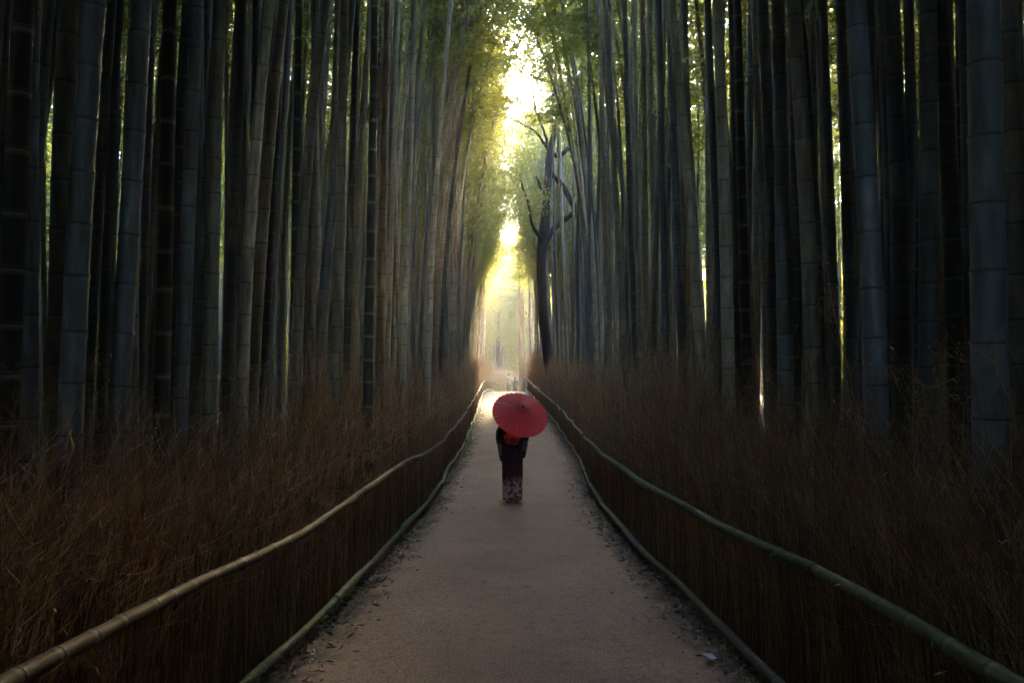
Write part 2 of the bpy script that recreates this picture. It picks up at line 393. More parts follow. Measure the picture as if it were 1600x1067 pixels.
HEROES = [
 (([(2, 560), (9, 0)], 20), .11, 'slate', 'slim slate bamboo beside the thick black-green culm behind ' + BR),
 (([(14, 590), (46, 0)], 38), .125, 'dark green', 'thick black-green bamboo with pale node lines behind ' + BR),
 (([(118, 620), (137, 300), (160, 0)], 40), .14, 'blue-grey', 'thickest blue-grey bamboo behind the fence with the brown rail'),
 (([(141, 600), (172, 150)], 19), .10, 'slate', 'slim slate bamboo close against the thickest blue-grey one'),
 (([(181, 610), (198, 300), (214, 0)], 36), .138, 'blue-grey', 'stout leaning blue-grey bamboo between two slim culms by ' + BR),
 (([(163, 590), (186, 150)], 17), .10, 'slate', 'slim dark culm in the gap between two stout blue-grey bamboos'),
 (([(249, 600), (258, 0)], 27), .118, 'dark green', 'upright blackish bamboo with whitish node lines next to blue-grey ones'),
 (([(216, 600), (232, 0)], 16), .10, 'slate', 'thin slate culm half hidden by the blackish upright bamboo'),
 (([(281, 580), (306, 0)], 25), .115, 'blue-grey', 'blue-grey bamboo just after the blackish upright one by ' + BR),
 (([(328, 600), (348, 0)], 23), .115, 'grey-green', 'grey-green bamboo with close dark nodes before two leaning grey culms'),
 (([(352, 590), (374, 0)], 20), .115, 'slate', 'slate bamboo between a grey-green culm and two leaning grey ones'),
 (([(376, 620), (391, 300), (419, 0)], 21), .118, 'pale sandy', 'paler grey bamboo leaning most towards the path behind ' + BR),
 (([(394, 580), (412, 300), (441, 0)], 21), .125, 'grey-green', 'leaning grey-green bamboo partnered with the paler leaning one'),
 (([(456, 580), (465, 0)], 15), .11, 'dark green', 'slim blackish bamboo with bright node dashes behind ' + BR),
 (([(486, 580), (497, 0)], 16), .12, 'grey-green', 'grey-green bamboo next to the slim culm with bright node dashes'),
 (([(527, 590), (541, 0)], 19), .135, 'grey-green', 'broad grey-green bamboo before the two dark trunks side by side'),
 (([(574, 600), (584, 0)], 17), .13, 'dark green', 'darkest of two blackish bamboos standing side by side by ' + BR),
 (([(592, 600), (604, 0)], 15), .13, 'brownish', 'dark brownish bamboo beside the darkest blackish one'),
 (([(628, 590), (648, 0)], 13), .13, 'pale sandy', 'pale bamboo standing straight past the two dark culms'),
 (([(668, 590), (680, 300), (704, 0)], 11), .13, 'pale sandy', 'pale bamboo curving over the path at its top behind ' + BR),
 # the other side
 (([(978, 570), (962, 300), (946, 0)], 12), .125, 'grey-green', 'grey-green bamboo leaning over the path just after the dark tree'),
 (([(1010, 570), (1003, 0)], 12), .12, 'brownish', 'brownish bamboo between the dark tree and the pale curved culm'),
 (([(1040, 570), (1028, 0)], 13), .12, 'slate', 'slate bamboo just beside the pale strongly curved culm'),
 (([(1097, 560), (1083, 350), (1066, 150), (1051, 0)], 18), .135, 'pale sandy', 'pale sandy bamboo with strong curve behind the green-railed fence'),
 (([(1126, 560), (1104, 0)], 14), .115, 'slate', 'slim slate bamboo between two pale culms behind ' + GR),
 (([(1139, 570), (1132, 300), (1121, 0)], 22), .146, 'pale sandy', 'straight pale bamboo, brightest behind the green-railed fence'),
 (([(1166, 600), (1151, 0)], 18), .125, 'dark green', 'dark bamboo standing right behind the brightest pale culm'),
 (([(1199, 590), (1176, 0)], 16), .12, 'grey-green', 'slim grey-green bamboo before a thick grey culm by ' + GR),
 (([(1227, 650), (1216, 0)], 26), .14, 'slate', 'thick slate bamboo upright beside the mottled grey one'),
 (([(1270, 560), (1257, 250), (1241, 0)], 28), .138, 'grey-green', 'thick mottled grey bamboo leaning behind the green-railed fence'),
 (([(1306, 560), (1284, 0)], 18), .12, 'slate', 'slim leaning slate culm past the mottled grey bamboo'),
 (([(1331, 560), (1311, 0)], 21), .12, 'blue-grey', 'narrow blue-grey bamboo beside a far thicker blue-grey one'),
 (([(1373, 580), (1359, 250), (1344, 0)], 40), .16, 'blue-grey', 'thick blue-grey bamboo with widely spaced dark nodes by ' + GR),
 (([(1404, 570), (1393, 0)], 24), .13, 'slate', 'slate bamboo standing just behind the thick blue-grey culm'),
 (([(1440, 560), (1424, 0)], 15), .11, 'dark green', 'thin blackish bamboo beside a gap of bright sky flecks'),
 (([(1474, 560), (1456, 0)], 16), .11, 'brownish', 'dark brownish bamboo before the thickest culm of all'),
 (([(1508, 600), (1500, 0)], 22), .13, 'dark green', 'blackish bamboo half behind the thickest culm of all'),
 (([(1550, 560), (1542, 250), (1536, 0)], 58), .18, 'blue-grey', 'thickest bamboo of all, blue-grey with few wide nodes'),
 (([(1590, 540), (1578, 0)], 24), .12, 'slate', 'slate bamboo on the outer side of the thickest culm'),
]
for h in HEROES: hero(*h)

# all other stalks: jittered grid on both sides
cand = []
def free(x, y, r):
    return all((x - a) ** 2 + (y - b_) ** 2 > r * r for a, b_ in occupied)
def s_tree(side, y, ox): return side > 0 and 25 < y < 37 and ox < 1.4 and rng.random() < .65      # room round the forked tree
for side in (-1, 1):
    y = -24.0
    while y < 112:
        for k in range(19):
            sp = .62 if k < 5 else .85
            off = .50 + (k * .52 if k < 5 else 2.6 + (k - 5) * .85)
            yy = y + rng.uniform(-.35, .35); ox = off + rng.uniform(-.2, .26)
            xx = float(fenceX(side, min(yy, 58))) + side * ox
            if yy > 58: xx = side * (.4 + ox * 1.0) 
            if rng.random() < ((.04 if k < 5 else .15) + (.20 if k < 5 else .46) * float(sm((yy - 10) / 14)) + .1 * (side > 0 and yy > 40 and k < 6) + .10 * (side > 0 and k > 4 and 8 < yy < 40) + .22 * (yy > 68) + .35 * (yy > 84)): continue
            if -6 < yy < 17 and k < 3 and abs(xx) < .66 * abs(yy) + .2 and k < 1: continue     # heroes stand here
            if s_tree(side, yy, ox): continue
            if 57 < yy < 74 and (abs(xx) < 3.2 or xx > 0): continue
            if yy >= 74 and abs(xx) < 2.0 and rng.random() < .25: continue
            if not free(xx, yy, .3): continue
            cand.append((xx, yy, side, ox, k)); occupied.append((xx, yy)) if k < 5 else None
        y += .72
cand = [c_ for c_ in cand]
def score(c_):
    x, y, s, ox, k = c_
    if y < 4 or abs(x) > .60 * y + .1 or y > 60: return 0
    return math.exp(-ox / 1.1) / y ** .8
order = sorted(range(len(cand)), key=lambda i: -score(cand[i]))
indiv = set(i for i in order[:255] if score(cand[i]) > 0)
tone_names = ['blue-grey', 'grey-green', 'brownish', 'slate', 'dark green']
SIDE = {-1: 'brown-railed', 1: 'green-railed'}
mass = []
for i, (x, y, s, ox, k) in enumerate(cand):
    pi = int(rng.integers(0, NPROTO))
    rz = (0 if s < 0 else math.pi) + rng.normal(0, .7)
    lean = (rng.normal(0, .018), s * -.015 + rng.normal(0, .022))
    sc = rng.uniform(.85, 1.15); zs_ = rng.uniform(.92, 1.12)
    over = (y < 9 and ox < 3.4) or (17 < y < (31 if s < 0 else 26) and ox < 1.7 and rng.random() < .55)     # tops closing over the path; unseen near ones shaped to darken the foreground
    if over: rz = (0 if s < 0 else math.pi) + rng.normal(0, .3); pi = int(rng.choice((12, 13)))
    elif ox < 2.4 and (7 < y < 40 if s > 0 else 7 < y < 24): pi = int(rng.choice((10, 11))); zs_ = rng.uniform(.96, 1.08)      # bare culms, foliage high up
    elif y > 30: pi = int(rng.choice((0, 2, 6, 9, 4, 5))); sc = rng.uniform(1.0, 1.3)                       # lower, wider foliage down the way
    if i in indiv:
        tone = (['blue-grey', 'grey-green', 'brownish', 'slate', 'dark green'] if y < 12 else ['pale sandy', 'grey-green', 'brownish', 'slate', 'dark green'])[int(rng.choice(5, p=[.4, .12, .05, .33, .1] if y < 12 else [.12, .42, .26, .12, .08]))]  # blue foreground shade and warmer middle light put into the culm tones
        row = 'front row' if ox < 1.25 else 'rear rows'
        st = ('well behind the parasol figure' if y < 9 else 'just behind the parasol figure' if y < 14 else 'just past the parasol figure' if y < 20 else
              'between parasol figure and forked tree' if y < 32 else 'level with the forked tree' if y < 40 else 'past the forked tree')
        girth = 'slim ' if sc < .93 else ('stout ' if sc > 1.07 else '')
        lab = f'{girth}{tone} bamboo, {row} by the {SIDE[s]} fence, {st}'
        t = thing('bamboo_stalk', lab, 'bamboo', (x, y, float(zg(y)) - .03), 'bamboo stalks beyond the brush fences')
        t.rotation_euler = (lean[0], lean[1], rz); t.scale = (sc, sc, zs_)
        cu = link('culm', PROTO[pi]['culm'], t); j = rng.uniform(.8, 1.2)
        cu.color = (*[c_ * j for c_ in TONES[tone]], (.45 if tone == 'dark green' else .3))
        link('crown', PROTO[pi]['crown'], t)
    else:
        mass.append((x, y, float(zg(y)) - .03, lean[0], lean[1], rz, sc, zs_, pi))
mass = np.array(mass)
pc = bpy.data.collections.new('grove_sources')
for i, p in enumerate(PROTO):
    o = bpy.data.objects.new(f'grove_source_{i:02d}', p['grove']); pc.objects.link(o)
me = bpy.data.meshes.new('bamboo_grove'); me.from_pydata(mass[:, :3].tolist(), [], [])
for nm, arr, ty in (('rot', mass[:, 3:6], 'FLOAT_VECTOR'), ('scl', np.c_[mass[:, 6], mass[:, 6], mass[:, 7]], 'FLOAT_VECTOR')):
    a = me.attributes.new(nm, ty, 'POINT'); a.data.foreach_set('vector', arr.astype(np.float32).ravel())
a = me.attributes.new('pick', 'INT', 'POINT'); a.data.foreach_set('value', mass[:, 8].astype(np.int32))
grove = tag(link('bamboo_grove', me), 'deep mass of bamboo stalks filling the grove behind the front rows', 'bamboo grove', kind='stuff')
ng = bpy.data.node_groups.new('grove', 'GeometryNodeTree')
ng.interface.new_socket('Geometry', in_out='INPUT', socket_type='NodeSocketGeometry'); ng.interface.new_socket('Geometry', in_out='OUTPUT', socket_type='NodeSocketGeometry')
gi = ng.nodes.new('NodeGroupInput'); go = ng.nodes.new('NodeGroupOutput')
ci = ng.nodes.new('GeometryNodeCollectionInfo'); ci.inputs['Collection'].default_value = pc; ci.inputs['Separate Children'].default_value = True; ci.inputs['Reset Children'].default_value = True
ip = ng.nodes.new('GeometryNodeInstanceOnPoints'); ip.inputs['Pick Instance'].default_value = True
def named(nm, ty):
    n = ng.nodes.new('GeometryNodeInputNamedAttribute'); n.data_type = ty; n.inputs['Name'].default_value = nm; return n.outputs['Attribute']
e2r = ng.nodes.new('FunctionNodeEulerToRotation'); ng.links.new(named('rot', 'FLOAT_VECTOR'), e2r.inputs[0])
ng.links.new(gi.outputs[0], ip.inputs['Points']); ng.links.new(ci.outputs[0], ip.inputs['Instance'])
ng.links.new(named('pick', 'INT'), ip.inputs['Instance Index']); ng.links.new(e2r.outputs[0], ip.inputs['Rotation']); ng.links.new(named('scl', 'FLOAT_VECTOR'), ip.inputs['Scale'])
ng.links.new(ip.outputs[0], go.inputs[0])
md = grove.modifiers.new('grove', 'NODES'); md.node_group = ng
print('bamboo: heroes', len(HEROES), 'individuals', len(indiv), 'mass', len(mass))

# ------------------------------------------------------------------ brush fences
def brush_mesh(seed, wide=1.06):
    r_ = np.random.default_rng(seed); A = Acc()
    # inner upright sticks (dense core)
    n = 260; k = 2
    x = -r_.uniform(.06, .42, n); y = r_.uniform(0, wide, n); h = r_.uniform(.75, 1.15, n)
    P = np.zeros((n, k, 3)); P[:, 0, 0] = x; P[:, 1, 0] = x + r_.normal(0, .02, n); P[:, 0, 1] = y; P[:, 1, 1] = y + r_.normal(.02, .04, n); P[:, 1, 2] = h; P[:, 0, 2] = -.03
    V, Q = tubes(P, r_.uniform(.004, .009, n)[:, None], 3); A.add(V, Q, a=np.repeat(r_.random(n) * .5, k * 3))
    # main twigs
    n = 820; k = 7; s = np.linspace(0, 1, k)
    x0 = -r_.uniform(.02, .45, n) ** 1.0; y0 = r_.uniform(0, wide, n); Ht = r_.uniform(.95, 1.75, n) * (1 + .10 * np.sin(y0 * 9 + seed) + .06 * np.sin(y0 * 21)) * r_.choice([1, 1, 1, 1, 1.25], n)
    lean = r_.normal(.34, .30, n); out = np.minimum(r_.normal(-.12, .11, n), .02)
    P = np.zeros((n, k, 3)); w = r_.normal(0, .012, (n, k, 3)); w[:, 0] = 0
    P[..., 2] = Ht[:, None] * (s - .12 * lean[:, None] * s ** 3) - .03
    P[..., 1] = y0[:, None] + lean[:, None] * s ** 2.6 * Ht[:, None] + w[..., 1]
    P[..., 0] = x0[:, None] + out[:, None] * s ** 2.4 * Ht[:, None] + w[..., 0]
    rad = r_.uniform(.0025, .0048, n)[:, None] * (1 - .72 * s)[None]
    tint = r_.random(n) ** 1.3
    V, Q = tubes(P, rad, 3); A.add(V, Q, a=np.repeat(tint * .9, k * 3))
    # side branchlets on the upper half
    nb = 2900; ti = r_.integers(0, n, nb); sp = (.38 + .6 * r_.random(nb) ** .8) * (k - 1.001); i0 = sp.astype(int); fr = (sp - i0)[:, None]
    B = P[ti, i0] * (1 - fr) + P[ti, i0 + 1] * fr
    T = P[ti, i0 + 1] - P[ti, i0]; T /= np.linalg.norm(T, axis=1, keepdims=True)
    D = T + r_.normal(0, .6, (nb, 3)); D /= np.linalg.norm(D, axis=1, keepdims=True)
    ln = r_.uniform(.10, .36, nb)[:, None]
    kb = 4; q = np.linspace(0, 1, kb)
    PB = B[:, None] + D[:, None] * (ln * q[None])[..., None] + np.array([0, .05, .04]) * (q ** 2)[None, :, None] + r_.normal(0, .006, (nb, kb, 3)) * q[None, :, None]
    V, Q = tubes(PB, (.0019 * (1 - .6 * q))[None], 3); A.add(V, Q, a=np.repeat(np.clip(tint[ti] * .7 + .3, 0, 1), kb * 3))
    # withered leaves and buds
    nl = 420; ti = r_.integers(0, nb, nl); E = PB[ti, -1]
    Dl = r_.normal(0, 1, (nl, 3)); Dl[:, 2] -= .3
    V, Q, tt = leaf_quads(E, Dl, r_.uniform(.015, .05, nl), r_.uniform(.006, .012, nl), r_.uniform(.5, 1, nl)); A.add(V, Q, a=tt)
    return A.mesh('brush_bundle', [M_TWIG])
BRUSH = [brush_mesh(100 + i) for i in range(5)]
POLEMAT = {}
def pole_material(name, c1, c2):
    m, nt, b = newmat(name); oi = nt.nodes.new('ShaderNodeObjectInfo')
    n1 = noise(nt, 4, 5, objcoord(nt)); n2 = noise(nt, 60, 3, objcoord(nt, (1, .2, 1)))
    c = ramp(nt, math_(nt, 'ADD', math_(nt, 'MULTIPLY', n1.outputs[0], .8), math_(nt, 'MULTIPLY', math_(nt, 'SUBTRACT', oi.outputs['Random'], .5), .5)), [(.2, c1), (.65, c2)]).outputs[0]
    c = mix(nt, c, (.05, .04, .03), ramp(nt, n2.outputs[0], [(.55, (0, 0, 0)), (.75, (.7, .7, .7))]).outputs[0])
    band = attr(nt, 'band')
    c = mix(nt, c, (.03, .026, .02), math_(nt, 'MULTIPLY', band, .85, True)); c = mix(nt, c, (.3, .29, .24), math_(nt, 'MULTIPLY', band, -.5, True))
    nt.links.new(c, b.inputs['Base Color']); b.inputs['Roughness'].default_value = .7; b.inputs['Specular IOR Level'].default_value = .15; bump(nt, b, n2.outputs[0], .2, .003)
    return m
M_PB = pole_material('brown_pole', (.042, .022, .013), (.075, .041, .024))
M_PG = pole_material('green_pole', (.06, .085, .038), (.12, .135, .068))
M_PW = pole_material('weathered_pole', (.08, .075, .05), (.15, .13, .09))
def pole(parent, name, pts, r0, r1, mat, near):
    """one bamboo pole following pts (polyline, dense)"""
    pts = np.asarray(pts); Ls = np.r_[0, np.cumsum(np.linalg.norm(np.diff(pts, axis=0), axis=1))]; Lt = Ls[-1]
    ev = lambda s: np.stack([np.interp(s, Ls, pts[:, i]) for i in range(3)], -1)
    ss = []; rs = []; bd = []; nodes = []; s = random.uniform(.03, .12); ss.append(0); rs.append(r0); bd.append(.3)
    while s < Lt - .02:
        L = random.uniform(.22, .34); r = r0 + (r1 - r0) * s / Lt; nodes.append((s, r))
        for ds, kr, b_ in ((-.048, .99, 0), (-.022, 1.0, -.8), (-.007, 1.05, 0), (0, 1.10, .9), (.008, 1.04, .2), (.03, .985, 0), (.10, .975, 0), (.16, .98, 0)):
            if 0 < s + ds < Lt - .005: ss.append(s + ds); rs.append(r * kr); bd.append(b_)
        s += L
    ss.append(Lt); rs.append(r1); bd.append(.3)
    ss = np.array(ss); P = ev(ss); o0 = P[0].copy(); P = P - o0
    sides = 12 if near else 7
    V, Q = tubes(P[None], np.array(rs)[None], sides); n = len(V)
    V = np.r_[V, [P[0]], [P[-1]]]; T = [(n, (i + 1) % sides, i) for i in range(sides)] + [(n + 1, n - sides + i, n - sides + (i + 1) % sides) for i in range(sides)]
    o = link(name, mesh_from(name, V, Q, T, attrs={'band': np.r_[np.repeat(bd, sides), .8, .8]}, mats=[mat], smooth=True), parent, o0)
    if near:
        for s, r in nodes:
            p = ev(np.array([s]))[0] - o0; tg = ev(np.array([min(Lt, s + .03)]))[0] - ev(np.array([max(0, s - .03)]))[0]
            g = link('node_ring', RING, o, p); g.scale = (r * 1.01, r * 1.01, .07); g.rotation_euler = Vector(tg).to_track_quat('Z', 'Y').to_euler()
            g.color = (.12, .10, .07, 1) if mat is not M_PG else (.09, .10, .06, 1)
    return o
def fence(side, ss, cc, tph, label, mtop, mbot, seed):
    rnd = random.Random(seed)
    f = thing('brush_fence', label, 'fence', (0, 0, 0), 'brush fences lining the path')
    tang = np.gradient(cc, axis=0); tang /= np.linalg.norm(tang, axis=1, keepdims=True); nrm = np.c_[-tang[:, 1], tang[:, 0]] * (-1 if side > 0 else 1)   # outward, away from the path
    def P(s, off=0):
        i = np.interp(s, ss, np.arange(len(ss))); a = np.stack([np.interp(i, np.arange(len(ss)), cc[:, j] + nrm[:, j] * off) for j in (0, 1)], -1); return a
    # brush
    s = .2; k = 0
    while s < ss[-1] - 1:
        p = P(np.array([s]), .035)[0]; q = P(np.array([s + 1.0]), .035)[0]
        g = link('brush_bundle', BRUSH[rnd.randrange(5)], f, (p[0], p[1], float(zg(p[1]))))
        g['kind'] = 'stuff'
        dz = float(zg(q[1]) - zg(p[1])); 
        g.rotation_euler = (math.atan2(dz, 1.0), 0, math.atan2(-(q[0] - p[0]), q[1] - p[1]))
        g.scale = ((-1 if side > 0 else 1) * rnd.uniform(.95, 1.1), 1, rnd.uniform(.94, 1.06) * (1.0 if side < 0 else 1.04) * (1 + .15 * float(sm((p[1] - 4) / 5))))
        s += 1.0; k += 1
    # rails, pole after pole
    for nm, mat, hf, off, r in (('top_rail', mtop, tph, -.03, .040), ('bottom_rail', mbot, lambda y: .15 + 0 * y, -.035, .036)):
        s = 0.0; jog = 0.0
        while s < ss[-1] - .5:
            L = rnd.uniform(3.2, 4.6); e = min(s + L, ss[-1]); u = np.linspace(s, e, 40)
            a = P(u, off); z = zg(a[:, 1]) + hf(a[:, 1])
            wob = .016 * np.sin(u * 1.9 + seed + jog) + .010 * np.sin(u * 4.3 + jog); 
            amp = .35 + 1.3 * sm((a[:, 1] - 6) / 18)
            pts = np.c_[a[:, 0] + wob * amp * .6, a[:, 1], z + np.cos(u * 1.5 + jog) * .016 * amp]
            near = a[0, 1] < 13
            pole(f, nm, pts, r * rnd.uniform(.95, 1.08), r * rnd.uniform(.74, .86), mat, near)
            if s > 0 and a[0, 1] < 40:
                b_ = link('binding', RING, f, pts[0]); b_.scale = (r * 1.02, r * 1.02, .16); d_ = pts[1] - pts[0]; b_.rotation_euler = Vector(d_).to_track_quat('Z', 'Y').to_euler(); b_.color = (.02, .018, .015, 1)
            s = e + .008; jog += 1.3
    return f
fL = fence(-1, sL, cL, TOPH_L, 'dry brush fence with a brown bamboo top rail', M_PB, M_PG, 3)
fR = fence(1, sR, cR, TOPH_R, 'dry brush fence with a green bamboo top rail', M_PG, M_PW, 8)
# long stray sprigs arching out of the brush
def sprig(parent, base, tip, arch, seed):
    r_ = np.random.default_rng(seed); k = 12; s = np.linspace(0, 1, k)[:, None]; base = np.array(base); tip = np.array(tip)
    P = base + (tip - base) * s + np.array([0, 0, arch]) * (4 * s * (1 - s)) ** 1.0 + r_.normal(0, .008, (k, 3))
    A = Acc(); V, Q = tubes((P - base)[None], (.0045 * (1 - .75 * s[:, 0]))[None], 4); A.add(V, Q, a=.75)
    n = 16; i = r_.integers(3, k - 1, n); d = (P[i + 1] - P[i]) * 1.2 + r_.normal(0, .06, (n, 3)); d *= r_.uniform(.4, 1.6, (n, 1)); q = np.linspace(0, 1, 4)
    PB = (P[i] - base)[:, None] + d[:, None] * q[None, :, None] + np.array([0, 0, .03]) * q[None, :, None] ** 2
    V, Q = tubes(PB, (.0022 * (1 - .5 * q))[None], 3); A.add(V, Q, a=.85)
    V, Q, tt = leaf_quads(PB[:, -1], r_.normal(0, 1, (n, 3)), .035, .012, np.full(n, .95)); A.add(V, Q, a=tt)
    link('sprig', A.mesh('sprig', [M_TWIG]), parent, base)
def pxd(u, v, d): return at(u, v, d)
for i, (a, b_, d, arch) in enumerate([((10, 690), (235, 548), 4.6, .12), ((60, 700), (210, 590), 4.9, .08), ((140, 740), (330, 590), 5.6, .08), ((0, 800), (180, 700), 4.2, .06), ((330, 690), (450, 560), 8.0, .12),
        ((420, 680), (500, 560), 9.0, .1), ((200, 760), (400, 640), 6.0, .05), ((480, 660), (560, 575), 11, .1)]):
    sprig(fL, pxd(*a, d), pxd(*b_, d + .6), arch, 40 + i)
for i, (a, b_, d, arch) in enumerate([((1340, 640), (1275, 380), 5.3, .05), ((1350, 720), (1290, 470), 5.4, .05), ((1600, 620), (1450, 560), 3.9, .06), ((1500, 760), (1350, 560), 4.6, .1), ((1560, 700), (1420, 600), 4.1, .1),
        ((1250, 700), (1180, 560), 6.5, .1), ((1130, 660), (1010, 545), 9.5, .12), ((1430, 800), (1310, 640), 4.9, .08), ((1600, 690), (1510, 520), 3.7, .1), ((1090, 650), (1000, 560), 10.5, .1)]):
    sprig(fR, pxd(*a, d), pxd(*b_, d + .5), arch, 70 + i)

# ------------------------------------------------------------------ fallen leaves, scraps
m, nt, b = newmat('dead_leaf'); t = attr(nt, 'tint'); b.inputs['Roughness'].default_value = .7
nt.links.new(ramp(nt, t, [(0, (.08, .052, .036)), (.45, (.17, .105, .065)), (.8, (.26, .17, .11)), (1, (.45, .36, .25))]).outputs[0], b.inputs['Base Color']); M_DEAD = m
n = 20000
yy = 3.5 + 38 * rng.random(n) ** 1.7; sd_ = rng.choice([-1, 1], n, p=[.45, .55]); fx_ = np.where(sd_ < 0, [fenceX(-1, y) for y in yy], [fenceX(1, y) for y in yy])
inn = np.abs(rng.normal(.10, .17, n)) * np.where(rng.random(n) < .03, 2.5, 1)
xx = fx_ - sd_ * (inn - .08)
P = np.c_[xx, yy, zg(yy) + .014 + rng.random(n) * .022]
D = rng.normal(0, 1, (n, 3)); D[:, 2] *= .22
V, Q, tt = leaf_quads(P, D, rng.uniform(.02, .085, n), rng.uniform(.008, .020, n), rng.random(n) ** .7)
V = V.reshape(n, 4, 3); V[:, 2, 2] += .012; V[:, :, 2] += rng.normal(0, .004, (n, 4)); V = V.reshape(-1, 3)
tag(link('fallen_leaves', mesh_from('fallen_leaves', V, Q, attrs={'tint': tt}, mats=[M_DEAD])), 'dry fallen leaves strewn along both edges of the path', 'leaves', kind='stuff')
M_PAPER = simple('scrap_paper', (.48, .49, .53), .6)
def scrap(u, v, size, label):
    r = ray(u, v); ds = np.linspace(3, 45, 9000); d = ds[np.argmax(CAMH + r[2] / r[1] * ds <= zg(ds) + .05)]
    p = at(u, v, d); a = np.array([(-.5, -.3, .0), (.1, -.4, .15), (.5, -.2, .05), (.4, .35, .2), (-.1, .3, .1), (-.45, .25, .02), (0, 0, .3)]) * size
    T = [(6, i, (i + 1) % 6) for i in range(6)]
    o = link('paper_scrap', mesh_from('paper_scrap', a, None, T, mats=[M_PAPER]), None, p); o.rotation_euler = (0, 0, u)
    tag(o, label, 'litter', 'pale scraps on the path edges')
scrap(1108, 1026, .10, 'crumpled white paper scrap among the leaves under the weathered bottom rail')
scrap(740, 685, .13, 'pale flat scrap lying by the green bottom rail, larger of two')
scrap(729, 708, .09, 'small pale scrap by the green bottom rail, smaller of two')
scrap(771, 661, .10, 'tiny white scrap out on the path beside the parasol')

# ------------------------------------------------------------------ trees
def limb_tube(A, pts, k=14, sides=10, m=0):
    """pts: list of (x,y,z,r)"""
    pts = np.array(pts, float); t = np.linspace(0, 1, len(pts)); fs = [hermite(t, pts[:, i]) for i in range(4)]
    s = np.linspace(0, 1, max(k, 4 * len(pts))); P = np.stack([fs[i](s) for i in range(3)], -1); r = np.maximum(fs[3](s), .006)
    P += rng.normal(0, .02, P.shape) * r[:, None] * 2
    V, Q = tubes(P[None], r[None], sides, ref=(.05, 1, .02)); A.add(V, Q, m=m)
    return P, r
def leaf_cloud(A, centres, rad, n, ln, m=0, flat=.6):
    centres = np.array(centres); i = rng.integers(0, len(centres), n)
    rad = np.broadcast_to(rad, (len(centres),))
    v = rng.normal(0, 1, (n, 3)); v /= np.linalg.norm(v, axis=1, keepdims=True); v *= (rng.random(n) ** .5)[:, None]; v[:, 2] *= flat
    # clumps: pull towards sub-centres
    sub = centres[i] + v * rad[i][:, None]; sub = np.repeat(sub[:n // 9], 9, 0); sub += rng.normal(0, .16, sub.shape)
    D = rng.normal(0, 1, sub.shape); D[:, 2] -= .4
    ti = np.repeat(rng.random(n // 9), 9) * .6 + rng.random(len(sub)) * .4
    V, Q, tt = leaf_quads(sub, D, rng.uniform(.7, 1.3, len(sub)) * ln, rng.uniform(.7, 1.3, len(sub)) * ln * .5, ti); A.add(V, Q, m=m, a=tt)
def px_limb(pts, d, dy=0.0):
    out = []; n = len(pts)
    for i, (u, v, w) in enumerate(pts):
        dd = d + dy * i / max(1, n - 1); p = at(u, v, dd); out.append((p[0], p[1], p[2], w / 2 * dd / FPX))
    return out
TD = 36.0
tr = thing('forked_tree', 'dark crooked tree forking above the green-railed fence', 'tree', (0, 0, 0))
A = Acc(); z0 = at(862, 600, TD)
trunk = px_limb([(868, 640, 21), (860, 581, 17), (849, 500, 15), (846, 420, 15), (849, 375, 18), (853, 326, 13), (856, 279, 12), (860, 232, 10), (870, 192, 8), (874, 145, 7), (864, 112, 6), (850, 87, 5), (841, 50, 4), (838, 0, 3), (836, -40, 2)], TD, -1.5)
limb_tube(A, trunk, 60)
LIMBS = [
 ([(849, 388, 10), (862, 362, 9), (875, 348, 9), (891, 337, 8), (906, 319, 6), (913, 300, 5), (920, 275, 3)], 1.0),
 ([(857, 268, 9), (872, 282, 9), (886, 302, 9), (902, 335, 8), (908, 372, 7), (910, 410, 5)], .6),
 ([(860, 240, 8), (874, 243, 8), (890, 230, 8), (912, 210, 6), (930, 172, 3)], .8),
 ([(847, 375, 7), (832, 352, 5), (826, 320, 4), (816, 290, 3), (812, 272, 2)], -1.2),
 ([(858, 236, 6), (838, 208, 4), (815, 194, 4), (789, 182, 3), (772, 180, 2)], -1.0),
 ([(858, 238, 6), (850, 205, 4), (838, 175, 4), (833, 140, 3), (833, 95, 2)], .5),
 ([(872, 190, 7), (884, 150, 6), (890, 100, 5), (884, 40, 3)], .7),
 ([(873, 192, 6), (864, 165, 5), (869, 115, 3)], -.7),
 ([(847, 300, 5), (842, 285, 4), (838, 276, 2)], -.5),
]
tips = []
for pts, dy in LIMBS:
    P, r = limb_tube(A, px_limb(pts, TD - .6, dy), 24, 8); tips += [P[-1], P[len(P) * 2 // 3]]
link('trunk', A.mesh('trunk', [M_BARK], True), tr)
A = Acc()
cs = [at(u, v, TD - 1 + o) for u, v, o in [(812, 270, -1), (800, 300, 0), (838, 305, -.5), (826, 330, 0), (790, 330, -.5), (820, 245, .5), (852, 100, 0), (838, 130, 0), (870, 60, 0), (885, 30, 1), (845, 30, 0), (900, 80, 0), (915, 260, 0), (925, 160, 1), (860, -20, 0), (905, -10, 0)]]
leaf_cloud(A, cs, np.r_[np.full(6, .75), np.full(10, .95)], 9000, .105)
link('crown', A.mesh('crown', [M_TLEAF]), tr)
